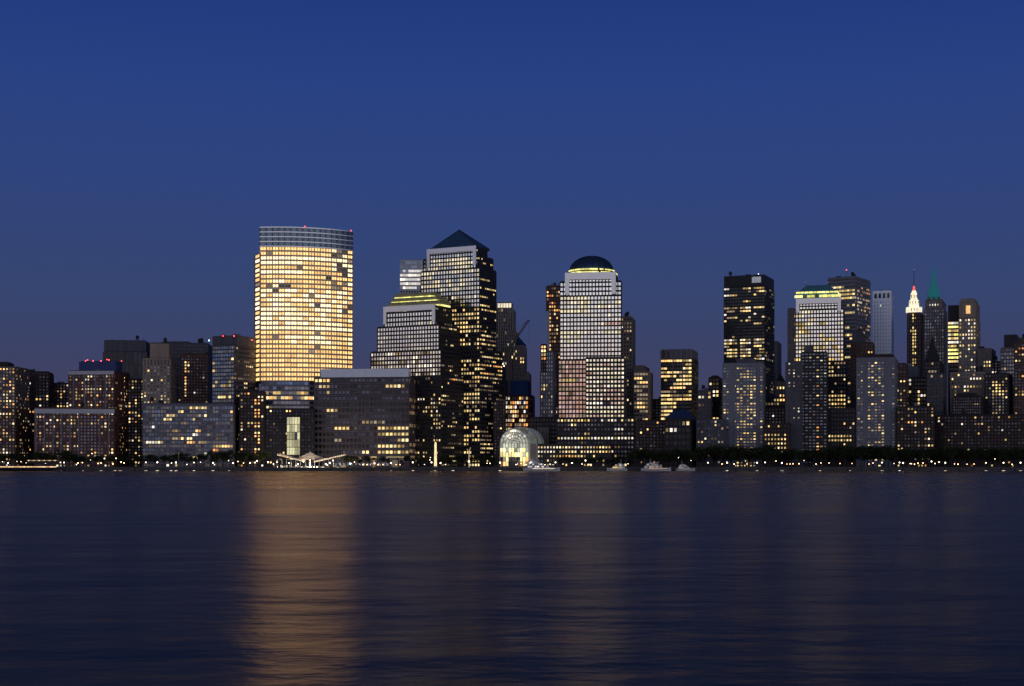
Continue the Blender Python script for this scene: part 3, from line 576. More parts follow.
for (rr, zz, h) in ((25.4, zr + 1.1, 1.3), (22.6, zr + 4.1, 1.3)):
    m = MB()
    for i in range(72):
        if R.random() < .12:
            if m.v: m.build('ring_light', t); m = MB()
            continue
        a = 2*pi*i/72; m.obox(cxd + rr*cos(a), cyd + rr*sin(a), a + pi/2, 2*pi*rr/72*1.01, .4, zz, zz + h, 'lit_crown')
    if m.v: m.build('ring_light', t)
tower('low_building', 'long low dark building with small yellow windows, between glass vault and domed tower', 1432, 3, [
      ((528, 611, 612), 445, None, S(2.95, 4.2, .5, .42, 'glass_dark', .1, YY, .2, .2, [Zn(528, 612, 447, 452.5, .9, ['lit_yellow', 'lit_white', 'lit_warm']), Zn(552, 586, 453, 457, .9, ['lit_orange', 'lit_yellow']), Zn(534, 548, 453, 460, .4)]), None, 'granite_dark', 0)])
# glass barrel vault
Yv = 1424; vt = thing('glass_vault', 'brightly lit arched glass hall with curved ribs at the water edge', 'building', (X(515, Yv), Yv + 20, GZ))
def vault(xl, xr, ytop, ybase, Y0, Y1, rb, nrib, mb_f, mb_r, glass, seg=14):
    w = (X(xr, Y0) - X(xl, Y0))/2; cx = (X(xr, Y0) + X(xl, Y0))/2; H = Z(ytop, Y0); zb = H - w; pr = []
    def prof(Y, s=1.0):
        c = cx + (Y - Y0)*0.15; o = [(c - w*s, Y, GZ)] + [(c - w*s*cos(pi*i/seg), Y, zb + w*s*sin(pi*i/seg)) for i in range(seg+1)] + [(c + w*s, Y, GZ)]
        return o
    ps = [prof(Y0 + (Y1-Y0)*k/nrib) for k in range(nrib+1)]
    for k in range(nrib):
        a, b = ps[k], ps[k+1]; mb_f.add(a + b, [(i, i+1, len(a)+i+1, len(a)+i) for i in range(len(a)-1)], glass)
    for k in range(nrib+1):
        for i in range(len(ps[k])-1): mb_r.bar(ps[k][i], ps[k][i+1], .22, 'white_trim')
    for i in range(1, len(ps[0])-1, 2): mb_r.bar(ps[0][i], ps[-1][i], .14, 'white_trim')
    return cx, w, zb, prof
g, rb = MB(), MB()
lit_mat('vault_end', (0.55, 0.62, 0.55), (0.7, 0.72, 0.6), .10, .22)
lit_mat('vault_glass', (0.6, 0.66, 0.55), (0.8, 0.78, 0.6), .04, .22); lit_mat('vault_front', (0.8, 0.82, 0.70), (0.95, 0.92, 0.75), .3, .85); lit_mat('vault_hot', (1.0, 0.82, 0.3), (1.0, 0.88, 0.45), .8, 2.2)
cx, w, zb, prof = vault(503, 537, 427, 0, Yv + 8, Yv + 60, rb, 9, g, rb, 'vault_glass')
for i in range(10):                                    # glazed end wall of the larger rear arch
    a0, a1 = pi*i/10, pi*(i+1)/10; g.add([(cx - w*s*cos(a), Yv + 8.2, zb + w*s*sin(a)) for s, a in ((.1, a0), (.97, a0), (.97, a1), (.1, a1))], [(0,1,2,3)], 'vault_end')
    rb.bar((cx - w*.1*cos(a0), Yv + 8, zb + w*.1*sin(a0)), (cx - w*cos(a0), Yv + 8, zb + w*sin(a0)), .12, 'white_trim')
g.add([(cx - w*.97, Yv + 8.2, GZ), (cx + w*.97, Yv + 8.2, GZ), (cx + w*.97, Yv + 8.2, zb - .2), (cx - w*.97, Yv + 8.2, zb - .2)], [(0,1,2,3)], 'glass_mid')
for s in (.4, .7):
    for i in range(12): a0, a1 = pi*i/12, pi*(i+1)/12; rb.bar((cx - w*s*cos(a0), Yv + 8, zb + w*s*sin(a0)), (cx - w*s*cos(a1), Yv + 8, zb + w*s*sin(a1)), .12, 'white_trim')
g.build('vault_skin', vt)
cx, w, zb, prof = vault(500, 528.5, 429, 0, Yv - 2, Yv + 8, rb, 2, MB(), rb, 'vault_glass')
rb.build('rib', vt)
# front glazing in concentric bands and panes
seg = 18; fg = MB()
for ring in range(5):
    s0, s1 = ring/5*0.98, (ring+1)/5*0.98 - .02
    for i in range(seg):
        a0, a1 = pi*i/seg + .015, pi*(i+1)/seg - .015
        P4 = [(cx - w*s*cos(a), zb + w*s*sin(a)) for s, a in ((s0, a0), (s1, a0), (s1, a1), (s0, a1))]
        hot = ring >= 2 and 3 < i < 10
        fg.add([(x, Yv - 1.5, z) for x, z in P4] + [(x, Yv - 1.35, z) for x, z in P4], [(0,1,2,3),(7,6,5,4)], 'lit_white' if (hot and R.random() < .5) else 'vault_front')
nzv = 5
for k in range(nzv):
    za, zb2 = GZ + 1 + (zb - GZ - 1)*k/nzv + .12, GZ + 1 + (zb - GZ - 1)*(k+1)/nzv - .12
    for i in range(10):
        x0, x1 = cx - w + 2*w*i/10 + .12, cx - w + 2*w*(i+1)/10 - .12
        if k < 2 and i in (3, 4, 5): continue
        md = 'vault_front' if k == 4 else R.choice(['vault_hot', 'vault_hot', 'vault_hot', 'vault_front']) if k >= 2 else R.choice(['lit_orange', 'vault_hot', 'glass_dark', 'lit_soft', 'lit_gold_dim'])
        fg.obox((x0+x1)/2, Yv - 1.4, 0, x1-x0, .15, za, zb2, md)
fg.build('front_glazing', vt)
fr = MB()
for ring in range(1, 6):
    s = ring/5*.98; pts = [(cx - w*s*cos(pi*i/18), Yv - 1.7, zb + w*s*sin(pi*i/18)) for i in range(19)]
    for i in range(18): fr.bar(pts[i], pts[i+1], .16, 'pole_metal')
for i in range(0, 19, 2):
    a = pi*i/18; fr.bar((cx - w*.2*cos(a), Yv - 1.7, zb + w*.2*sin(a)), (cx - w*.98*cos(a), Yv - 1.7, zb + w*.98*sin(a)), .1, 'pole_metal')
for i in range(11): x = cx - w + 2*w*i/10; fr.bar((x, Yv - 1.7, GZ), (x, Yv - 1.7, zb), .16, 'pole_metal')
fr.build('glazing_bar', vt)
dr = MB(); dr.obox(cx - w*.1, Yv - 3, 0, w*.62, 3, GZ, GZ + 5.5, 'boat_dark'); dr.build('entrance', vt)
for k in (4, 16, 30): point(vt, (cx + k, Yv - 30, 7), 2200, (1, .9, .75), .5)

# ------------------------------------------------------------------ centre right
tower('office_tower', 'brown stone tower half hidden behind the right edge of the domed tower', 1580, 10, [((618, 632, 635.5), 317.5, None, S(2.8, 4, .45, .45, 'glass_dark', .12, WW, .4, .2, [Zn(620, 634, 322, 332, .55), Zn(626, 634, 380, 406, .35, YY)]), None, 'limestone_dim', 0)], clutter=2)
tower('office_building', 'beige building with gold windows and sloping roof, right of the domed tower', 1540, 14, [
      ((634, 644, 649.5), 366.5, 372, None, None, 'limestone_dim', 6), ((634, 648, 653), 372, None, S(3, 4.2, .8, .5, ('glass_dim', 'lit_gold_dim'), .2, ['lit_gold', 'lit_gold_dim', 'lit_soft'], .5, .6, [Zn(638, 650, 379, 390, .7), Zn(638, 650, 397, 408, .75)]), None, 'limestone', 0)])
t = tower('office_tower', 'squat black tower with vertical slots at its top and gold lit floors', 1560, 14, [
      ((661, 691.6, 698), 350, 358.5, S(5.6, 9, .72, .9, 'glass_dark', 0, WW), None, 'grey_panel', 0),
      ((661, 691.6, 698), 358.5, None, S(3.2, 4, .9, .5, 'glass_dark', .6, YY, .5, .6, [Zn(662, 692, 359, 372, .85), Zn(662, 676, 399, 414, .6), Zn(676, 692, 402, 420, .05)]), S(3, 4, .7, .5, 'glass_dark', .12, GD, .5, .3), 'black_steel', 0)])
for a in (672.5, 682.2): block(t, 'pilaster', (a, a+1), 358.5, 418, 'grey_panel', .8)
mu = thing('museum', 'low building with a dark blue hipped roof, in front of the squat black tower', 'building', (X(682, 1400), 1415, GZ))
P = foot((665, 690, 697), 1400, 14); m = MB(); m.prism(P, GZ, Z(418, 1400), 'granite_dark'); pn = []
facade(m, pn, div(P[0], P[1], 4), GZ + 1, Z(420, 1400), off_(.12, ch=6, cw=4), 'granite_dark'); m.build('wall', mu); put_panes(pn, mu)
m = MB(); cc = ((P[0][0]+P[2][0])/2, (P[0][1]+P[2][1])/2); m.loft([(inset(P, -.6), Z(418, 1400)), ([(cc[0]+(x-cc[0])*.4, cc[1]+(y-cc[1])*.4) for x, y in P], Z(409, 1400))], 'slate_blue'); m.build('hip_roof', mu)
tower('low_building', 'grey low building with stepped roof, left of the pale concrete slab tower', 1480, 10, [((698, 711, 713), 391, None, off_(.12), None, 'concrete_dark', 0)], clutter=3)
tower('office_building', 'small dark tower with three lit white bands, left of the pale concrete slab tower', 1540, 10, [((709, 719, 724), 378, None, off_(.08, zones=[Zn(709, 718, 386, 399, .8, ['lit_white', 'lit_yellow'])]), None, 'brick_dark', 0)], roofs=[((711, 718, 720), 376, 378, 'brick_dark', 4)])
tower('low_building', 'low dark block behind the park trees, right of the domed tower', 1420, 6, [((636, 666, 668), 421, None, resd(.06), None, 'brick_dark', 0)])
tower('low_building', 'low dark block behind the park trees, left of the pale concrete slab tower', 1410, 6, [((697, 724, 726), 420, None, resd(.07), None, 'concrete_dark', 0)])
t = tower('office_tower', 'big black slab tower with a blank pale sign at its top corner', 1640, 12, [
      ((724, 764.5, 774), 275.5, 286, None, None, 'black_steel', 0),
      ((724, 764.5, 774), 286, None, S(3.1, 3.55, .86, .5, 'glass_dark', .45, ['lit_warm', 'lit_yellow', 'lit_white', 'lit_soft'], .6, .5,
         [Zn(720, 770, 324, 337, 0), Zn(736.3, 739, 280, 400, 0), Zn(751, 753.5, 280, 400, 0), Zn(764, 767, 280, 400, 0), Zn(720, 770, 310, 324, .75), Zn(720, 770, 338, 348, .75), Zn(724, 728, 340, 362, .05)]),
         off_(.10, ch=3.55), 'black_steel', 0)], beacons=[(758.5, 274, 'lit_white')], clutter=5)
block(t, 'sign_panel', (752, 761), 276.8, 282.6, 'lit_white_sign', .6, .5)
gz = [Zn(735, 757, 365, 416, .35, ['lit_warm', 'lit_yellow', 'lit_orange'], 'glass_dim')]
def slab(label, x, yt, Y, cz, plant, beacons=()):
    t = tower('apartment_tower', label, Y, 4, [(x, yt, None, S(3.3, 2.85, .62, .42, ('glass_dim', 'glass_mid'), .1, WR, .3, .1, [Zn(cz[0], cz[1], yt, yt + 4, 0, None, 'glass_dim'), Zn(cz[0], cz[1], yt, 470, cz[2], ['lit_warm', 'lit_yellow', 'lit_soft', 'lit_yellow', 'lit_dim'], ('glass_dim', 'glass_mid'))]), resd(.08), 'concrete', 0)], roofs=[plant], beacons=beacons)
    # blank concrete shear walls stand either side of the window bays
    for a, b in ((x[0] + 5.5, cz[0] - .3), (cz[1] + .3, x[1] - 3.5)):
        block(t, 'shear_wall', (a, b), yt, None, 'concrete', .7)
    block(t, 'parapet', (x[0] - .2, x[1] + .1), yt - .6, yt + 3.2, 'concrete', .85, 1.2)
    return t
slab('pale concrete slab tower with lit middle windows, in front of the big black tower', (723, 763, 765.5), 363.5, 1440, (735.5, 756.5, .45), ((736, 756, 757), 359, 363, 'concrete_dark', 10))
tower('office_tower', 'thin dim beige tower sliver right of the big black slab tower', 1850, 8, [((773, 778, 781.5), 342, None, None, None, 'limestone_dim', 0)])
t = tower('low_building', 'small dark building with pointed gable, in the gap right of the pale concrete slab', 1560, 8, [((776, 785, 788), 382, None, off_(.12, wf=.4), None, 'limestone_dim', 0), ((765, 788, 790), 398, None, off_(.15, zones=[Zn(773, 784, 397, 402, .7, ['lit_orange', 'lit_warm'])]), None, 'brick_dark', -10)])
P = foot((776, 785, 788), 1560, 8); c = ((P[0][0]+P[2][0])/2, (P[0][1]+P[2][1])/2); m = MB(); m.loft([(P, Z(382, 1560) + 1.3), ([(c[0]+(x-c[0])*.05, c[1]+(y-c[1])*.05) for x, y in P], Z(373, 1560))], 'roof_dark'); m.build('gable_roof', t)
tower('low_building', 'low dark building with a grid of small yellow windows behind the park trees', 1420, 5, [((764, 790, 792), 424, None, S(3, 4, .45, .42, 'glass_dark', .05, YY, .2, .1, [Zn(766, 785.5, 432, 450, .92, ['lit_yellow', 'lit_warm']) ]), None, 'brick_dark', 0)])
# truncated pyramid tower
Y1 = 1520
t = tower('office_tower', 'silver glass tower with flat-topped green roof and yellow-lit cornice', Y1, 5, [
      ((796.5, 840.5, 842), 298, 313, silver(3.05), None, 'granite_dark', 3), ((792.5, 843.5, 845), 309, 361, silver(3.05, zones=[Zn(790, 850, 309, 345, .15, ['lit_cream', 'lit_yellow']), Zn(790, 850, 345, 362, .4, ['lit_cream', 'lit_yellow'])]), None, 'granite_dark', 1),
      ((788, 794, 794.4), 309, None, off_(.02), None, 'granite', 8),
      ((792.5, 846, 848), 361, None, S(2.9, 4.1, .5, .45, 'glass_dark', .3, YY, .5, .4, [Zn(828, 850, 362, 412, .45)]), None, 'granite_dark', 0)], 'granite_dark')
portal(t, (796, 841), 298, 303.5, 312, .3, 3.4); th1 = INFO[t.name][2]
P = foot((795, 839, 839.5), Y1 + 4, th1, 44); c = ((P[0][0]+P[2][0])/2, (P[0][1]+P[2][1])/2); q = lambda s: [(c[0]+(x-c[0])*s, c[1]+(y-c[1])*s) for x, y in P]
m = MB(); m.loft([(q(1), Z(298, Y1) + 1.3), (q(1), Z(296, Y1)), (q(.93), Z(295.5, Y1)), (q(.93), Z(291.5, Y1)), (q(.90), Z(291, Y1)), (q(.52), Z(282.8, Y1))], 'green_roof'); m.build('truncated_roof', t)
for s, ya, yb in ((1.01, 296.2, 293.8), (.95, 291.8, 290.2)):
    Q = q(s); m2 = MB()
    for i in range(4):
        a_, b_ = Q[i], Q[(i+1) % 4]; dd = div(a_, b_, 4)
        for qa, qb in zip(dd[:-1], dd[1:]):
            if R.random() < .07: continue
            m2.obox((qa[0]+qb[0])/2, (qa[1]+qb[1])/2, atan2(b_[1]-a_[1], b_[0]-a_[0]), 3.7, .5, Z(ya, Y1), Z(yb, Y1), 'lit_crown')
    m2.build('cornice_light', t)
beacon(t, 805, 282.3, Y1 + 20, 'lit_soft', .4); beacon(t, 828, 282.3, Y1 + 20, 'lit_soft', .4)
tower('office_tower', 'grey tower with a red mast light, behind the flat-topped silver tower', 1700, 18, [
      ((828, 855, 870), 277, None, S(3.2, 4.2, .9, .5, ('glass_dim', 'glass_dark'), .16, ['lit_warm', 'lit_yellow', 'lit_soft'], .6, .7, [Zn(828, 856, 277, 287, 0, None, None), Zn(836, 855, 287, 299, .85, ['lit_yellow'])]) | {'base': 'glass_dark'},
        S(3.2, 4.2, .6, .5, 'glass_dark', .25, WR, .4, .3, [Zn(855, 872, 277, 288, 0), Zn(857, 870, 290, 315, .5)]), 'concrete', 0)], beacons=[(846.5, 270, 'lit_beacon')], clutter=3)
t = tower('office_tower', 'slim pale blue-white slab tower with fine vertical ribs', 1820, 12, [
      ((873.5, 890.5, 894), 291, 300, S(5.2, 10.5, .62, .55, 'glass_dark', 0, WW), None, 'white_steel', 0), ((873.5, 890.5, 894), 300, None, S(3.1, 4.2, .32, .6, 'glass_pale', .03, ['lit_soft', 'lit_white']), None, 'white_steel', 0)], clutter=2)
tower('office_building', 'stepped brown building with dark top, between grey tower and slim white tower', 1640, 8, [
      ((852, 862, 864), 331, 345, None, None, 'concrete_dark', 4), ((851, 873, 875), 343, None, S(3, 4, .5, .45, 'glass_dark', .04, WR, zones=[Zn(868, 875, 350, 356, .8, ['lit_orange', 'lit_warm'])]), None, 'brick_brown', 0)], clutter=2)
tower('apartment_tower', 'dark apartment tower with white balcony rows, before the flat-topped silver tower', 1435, 6, [
      ((805, 813, 814), 347, 354, None, None, 'concrete_dark', 10), ((801, 827, 829), 352.5, None, S(3.6, 3.05, .6, .34, ('glass_pale', 'glass_pale', 'glass_mid', 'glass_dark'), .03, WW, .1, .05, [Zn(816, 820.5, 352, 460, .33, ['lit_warm', 'lit_orange'], 'glass_dim')]), None, 'black_steel', 0),
      ((787, 801, 802), 362, None, S(4.5, 3.05, .3, .4, 'glass_dark', .12, ['lit_soft', 'lit_white']), None, 'concrete_dark', 4)], clutter=3)
tower('low_building', 'low dark block showing yellow window rows between the balcony tower and the bluish slab', 1450, 4, [((828, 855, 857), 409, None, S(3, 4, .5, .45, 'glass_dark', .05, YY, .3, .2, [Zn(829, 852, 433, 442, .8, ['lit_yellow'])]), None, 'granite_dark', 0)])
slab('bluish concrete slab tower with lit middle windows, left of the floodlit spire', (857, 895, 898), 358, 1440, (868, 884, .3), ((863, 893, 895), 354.5, 358, 'brick_dark', 10))
tower('low_building', 'narrow red brick building against the right side of the bluish slab tower', 1470, 6, [((896, 906, 908), 364, None, resd(.15, zones=[Zn(896, 900, 410, 440, .5, ['lit_orange'])]), None, 'brick_brown', 0)])

# ------------------------------------------------------------------ right group
def spire_tower():
    Y = 1800; t = tower('skyscraper', 'slender dark tower with white floodlit tapering crown and red tip', Y, 10, [
        ((907.5, 921, 924.5), 313, None, S(2.6, 3.8, .5, .6, 'glass_dark', .03, YY, .1, .1, [Zn(911, 917.2, 314, 369, .85, ['lit_yellow'])]), None, 'brick_brown', 0)])
    P = foot((907.5, 921, 924.5), Y, 10); c = ((P[0][0]+P[2][0])/2, (P[0][1]+P[2][1])/2); 
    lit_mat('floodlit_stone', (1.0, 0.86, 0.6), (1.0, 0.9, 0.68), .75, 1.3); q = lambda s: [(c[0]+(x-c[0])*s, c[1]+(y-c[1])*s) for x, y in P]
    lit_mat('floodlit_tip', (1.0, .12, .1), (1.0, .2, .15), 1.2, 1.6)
    zz = lambda py: Z(py, Y); m = MB(); zb = zz(313) + 1.25
    m.loft([(q(.94), zb), (q(.9), zz(308)), (q(.74), zz(307.6)), (q(.68), zz(300)), (q(.5), zz(299.7)), (q(.44), zz(293)), (q(.24), zz(290))], 'floodlit_stone')
    for s in P: m.obox(c[0] + (s[0]-c[0])*.9, c[1] + (s[1]-c[1])*.9, 0, 3.4, 3.4, zb, zz(307), 'floodlit_stone')
    m.build('floodlit_crown', t)
    m = MB(); m.loft([(q(.2), zz(290)), (q(.12), zz(285.5))], 'floodlit_tip'); m.build('tip', t)
    m = MB(); m.obox(c[0], c[1], 0, .5, .5, zz(285.5), zz(269), 'pole_metal'); m.build('antenna', t)
    m = MB()
    for k, py in enumerate((309.5, 302.5, 296)):
        s = (.84, .61, .4)[k]; Q = q(s)
        for i in range(4):
            for qa in div(Q[i], Q[(i+1) % 4], 3.2): m.obox(qa[0], qa[1], 0, .8, .8, zz(py) - 2, zz(py) + 2, 'limestone_dim')
    m.build('crown_pier', t)
    m = MB(); m.ball((c[0], c[1], zz(269)), .6, 'lit_soft'); m.build('antenna_light', t)
spire_tower()
def green_tower():
    Y = 1750; t = tower('skyscraper', 'grey stone tower with steep verdigris green pyramid spire', Y, 10, [
        ((926, 942, 946), 300, 309, S(2.8, 4.2, .4, .6, 'glass_dim', .0, WR, .1, .1, [Zn(928, 940, 303, 306.5, .9, ['lit_white'])]), None, 'limestone_dim', 2),
        ((924.5, 944, 947.5), 309, None, S(2.8, 3.8, .45, .6, ('glass_dim', 'glass_mid', 'glass_dim'), .03, WW), None, 'limestone_dim', 0)])
    P = foot((926.5, 941.5, 945.5), Y + 4, 10); c = ((P[0][0]+P[2][0])/2, (P[0][1]+P[2][1])/2); q = lambda s: [(c[0]+(x-c[0])*s, c[1]+(y-c[1])*s) for x, y in P]; zz = lambda py: Z(py, Y)
    m = MB(); m.loft([(q(1.0), zz(300) + 1.2), (q(.92), zz(297)), (q(.74), zz(291.5)), (q(.46), zz(284)), (q(.28), zz(277)), (q(.17), zz(271)), (q(.02), zz(265.5))], 'verdigris'); m.build('green_spire', t)
    m = MB()
    for k in range(3):
        f = (k + .5)/3; x = P[0][0] + (P[1][0]-P[0][0])*f; y = P[0][1] + (P[1][1]-P[0][1])*f
        m.obox(x, y - .2, 0, 2, 1.6, zz(300) + 1.2, zz(296.5), 'limestone_dim'); m.loft([([(x-1.2, y-1.2), (x+1.2, y-1.2), (x+1.2, y+1), (x-1.2, y+1)], zz(296.5)), ([(x-.1, y-.1), (x+.1, y-.1), (x+.1, y+.1), (x-.1, y+.1)], zz(295))], 'verdigris')
    m.build('dormer', t)
green_tower()
tower('office_tower', 'black slab tower with bright yellow floors, between green spire and beige tower', 1700, 8, [
      ((948, 959.5, 961), 306, 321, None, None, 'black_steel', 0), ((948, 959.5, 961), 321, None, S(2.9, 4.3, .92, .55, 'glass_dark', .15, ['lit_yellow', 'lit_white'], .3, .8, [Zn(946, 962, 322, 339, .9, ['lit_yellow', 'lit_crown', 'lit_white']), Zn(946, 962, 349, 360, .85, ['lit_yellow', 'lit_crown'])]), None, 'black_steel', 0)])
t = tower('office_tower', 'beige tower with rounded shoulders and one glowing orange window at its top', 1660, 12, [
      ((960.5, 974.5, 978), 299.5, 303, None, None, 'limestone', 2), ((959, 976, 980), 303, 318, None, None, 'limestone', 0), ((959, 976, 980), 318, None, S(2.9, 4, .5, .5, 'glass_dim', .42, ['lit_yellow', 'lit_white', 'lit_warm'], .3, .2), off_(.1), 'limestone', 0)])
block(t, 'glowing_window', (966, 970.3), 305.5, 313.5, 'glow_orange', .5, .6)
tower('office_building', 'lower beige building with yellow windows, right of the beige round-shouldered tower', 1640, 10, [((978, 991, 996), 349, None, S(2.9, 4, .5, .5, 'glass_dark', .15, YY, .4, .3, [Zn(984, 995, 360, 368, .8)]), None, 'limestone_dim', 0)], clutter=1)
t = tower('office_tower', 'dark building with steep pyramid roof, in front of the green-spired tower', 1560, 10, [((925, 940, 943.5), 361.5, None, off_(.07), off_(.03), 'granite_dark', 0)])
P = foot((925.5, 940, 943), 1561, 10); c = ((P[0][0]+P[2][0])/2, (P[0][1]+P[2][1])/2); m = MB(); m.loft([(P, Z(361.5, 1560) + 1.3), ([(c[0]+(x-c[0])*.03, c[1]+(y-c[1])*.03) for x, y in P], Z(336, 1560))], 'roof_dark'); m.build('pyramid_roof', t)
tower('office_building', 'dark stepped building with lit window cluster, below the floodlit spire tower', 1520, 8, [
      ((903, 918, 921), 367, 378, None, None, 'concrete_dark', 6), ((900, 926, 928), 378, None, off_(.07, zones=[Zn(902, 910, 388, 404, .85, ['lit_warm', 'lit_yellow']), Zn(916.3, 919, 389, 404, .9, YY)]), None, 'brick_dark', 0)], clutter=3)
tower('office_building', 'narrow blue-grey building under the dark pyramid roof', 1500, 8, [((927, 943, 946), 374, None, off_(.10, zones=[Zn(929, 934, 376, 380, .7)]), None, 'concrete_dark', 0)])
tower('office_building', 'wide beige stone block with two rows of small lit windows', 1540, 8, [
      ((951, 985, 988), 372.5, None, S(3, 4, .5, .45, 'glass_dark', .08, WW, .3, .2, [Zn(969, 981, 374, 379, .75), Zn(951, 986, 384, 391, .5)]), None, 'limestone', 0)], clutter=5)
tower('low_building', 'dark block with faint window grid and humped roof, before the wide beige block', 1470, 6, [((953, 981, 984), 397, None, S(2.2, 2.8, .55, .5, 'glass_dim', .02, WW), None, 'brick_dark', 0)], roofs=[((956, 976, 978), 393.5, 397, 'roof_dark', 5)])
tower('apartment_tower', 'black tower with a lit centre column of windows, near the right edge', 1500, 10, [((985, 1008, 1013), 374, None, resd(.08, zones=[Zn(992, 1004, 381, 396, .5, ['lit_warm', 'lit_yellow']), Zn(992, 1004, 396, 418, .4, ['lit_soft'], 'glass_mid')]), None, 'black_steel', 0)], clutter=3)
tower('office_tower', 'tower with dark boxy cap above a paler band, rising near the right edge', 1620, 10, [
      ((1004, 1017, 1019), 335.5, 348, None, None, 'black_steel', 4), ((1001, 1020, 1023), 348, None, off_(.05, ('glass_dim', 'glass_mid')), None, 'limestone_dim', 0)])
tower('apartment_tower', 'brown tower cut by the right edge of the photo', 1500, 6, [((1019, 1046, 1049), 338, 343, None, None, 'brick_brown', 5), ((1014.5, 1048, 1050), 343, None, resd(.13), None, 'brick_brown', 0)], clutter=3)
tower('apartment_building', 'front row apartment block with many small windows above park trees, far right', 1415, 4, [((934, 1052, 1054), 415, None, resd(.09), None, 'brick_dark', 0)], clutter=6)
tower('apartment_building', 'lower dark apartment block above the park trees, under the floodlit spire tower', 1420, 4, [((897, 934, 935), 407, None, resd(.13), None, 'brick_dark', 0)], clutter=3)
tower('low_building', 'dark low block behind the trees between the slab towers', 1460, 4, [((765, 788, 790), 408, None, resd(.05), None, 'brick_dark', 0)])
for (lb, x, y, Yd) in (('brick block with scattered lit windows, between blue-topped tower and beige stone tower', (128, 150, 152), 380, 1500), ('unlit block glimpsed between the pyramid tower and the crane', (494, 505, 506), 402, 1495), ('unlit low block between beige gold-windowed building and squat black tower', (650, 664, 666), 400, 1600),
                       ('unlit low block right of the beige round-shouldered tower', (985, 1004, 1006), 362, 1640), ('unlit low block right of the slim white slab tower', (890, 908, 910), 371, 1650)):
    tower('low_building', lb, Yd, 6, [(x, y, None, resd(.22 if x[0] == 128 else .05), None, 'brick_dark', 0)], clutter=2)

# ------------------------------------------------------------------ waterfront: canopy, pavilions, column
Yt = 1340; tt = thing('ferry_terminal', 'white peaked tent roof with brightly lit dock below the golden tower', 'ferry terminal', (X(311, Yt), Yt, 1))
z1, z2 = Z(459.3, Yt), Z(452.3, Yt); m = MB(); cxt = X(310, Yt)
n = 24; rings = [(1.0, 0.0), (.75, .12), (.5, .32), (.28, .6), (.1, .88), (.03, 1.0)]
m.loft([([(cxt + 20*s*cos(2*pi*i/n), Yt + 12*s*sin(2*pi*i/n)) for i in range(n)], z1 + (z2 - z1)*h) for s, h in rings], 'canvas'); m.build('tent_roof', tt)
lit_mat('lit_soffit', (1.0, 0.7, 0.4), (1.0, 0.78, 0.5), 0.7, 1.6)
for s, xa, ya, xb, yb in ((-1, 277.5, 453.6, 303, 459.8), (1, 314, 460.8, 345, 453.8)):
    m = MB(); a = (X(xa, Yt-8), Z(ya, Yt-8)); b = (X(xb, Yt-8), Z(yb, Yt-8))
    m.add([(a[0], Yt-10, a[1]), (b[0], Yt-10, b[1]), (b[0], Yt+10, b[1]), (a[0], Yt+10, a[1]), (a[0], Yt-10, a[1]-.7), (b[0], Yt-10, b[1]-.7), (b[0], Yt+10, b[1]-.7), (a[0], Yt+10, a[1]-.7)],
          [(0,1,2,3),(7,6,5,4),(0,4,5,1),(1,5,6,2),(2,6,7,3),(3,7,4,0)], 'canvas'); wg = m.build('canopy_wing', tt)
    m = MB(); 
    for k in range(14):
        f = (k+.5)/14; x = a[0] + (b[0]-a[0])*f; z = a[1] + (b[1]-a[1])*f - 1.1; m.obox(x, Yt - 9.6, 0, 1.5, .5, z - .35, z + .35, 'lit_soffit')
    m.build('edge_light', wg)
m = MB(); m.obox(X(308, Yt), Yt, 0, 74, 22, -.5, 1.2, 'boat_dark'); m.build('barge', tt)
m = MB()
for k in range(15): m.obox(X(277 + k*4.7, Yt-8), Yt - 8, 0, .35, .35, 1.2, Z(459, Yt), 'white_trim')
m.obox(cxt, Yt, 0, .8, .8, 1.2, z2 + 1.5, 'white_trim'); m.build('post', tt)
for k in range(30):
    px = 275 + k*2.4 + R.uniform(-.5, .5); z0_ = 1.4 + R.random()*1.2
    m = MB(); m.obox(X(px, Yt-6), Yt - 6 + R.uniform(-1, 6), 0, R.uniform(.9, 2.2), .3, z0_, z0_ + R.uniform(1, 3.2), R.choice(['lit_green', 'lit_pale_crown', 'lit_soft', 'lit_soft', 'lit_warm', 'lit_white', 'glass_mid'])); m.build('glazing_panel', tt)
for px, py in ((277, 462), (273.5, 464), (289, 463), (298, 464), (303.5, 461.5), (296, 465.5), (311, 467), (314, 467), (317, 467), (326, 464), (330, 463), (327, 465), (333, 468), (297, 468), (333, 460.5), (308, 467)):
    m = MB(); m.ball((X(px, Yt-9), Yt - 9, Z(py, Yt-9)), .55, 'lit_globe'); m.build('lamp', tt)
for k in (-12, 0, 12): point(tt, (cxt + k, Yt - 3, 3.2), 18000)
for k in (-26, 26): point(tt, (cxt + k, Yt - 6, 3.5), 10000)
Yp = 1318; pr = thing('floating_pier', 'low floating pier edged by a yellow light strip, left of the tent-roofed terminal', 'pier', (X(252, Yp), Yp, 0))
m = MB(); m.obox(X(252, Yp), Yp, 0, 27, 6, -.5, .9, 'boat_dark'); m.build('deck', pr)
m = MB()
for k in range(12): m.obox(X(241 + k*2.1, Yp-3), Yp - 3.2, 0, 1.6, .2, 1.2, 2.0, 'lit_strip')
m.build('light_strip', pr)
for k in range(3): m = MB(); m.obox(X(242 + k*10, Yp), Yp, 0, .8, .8, -2, 3.8, 'bark'); m.build('pile', pr)
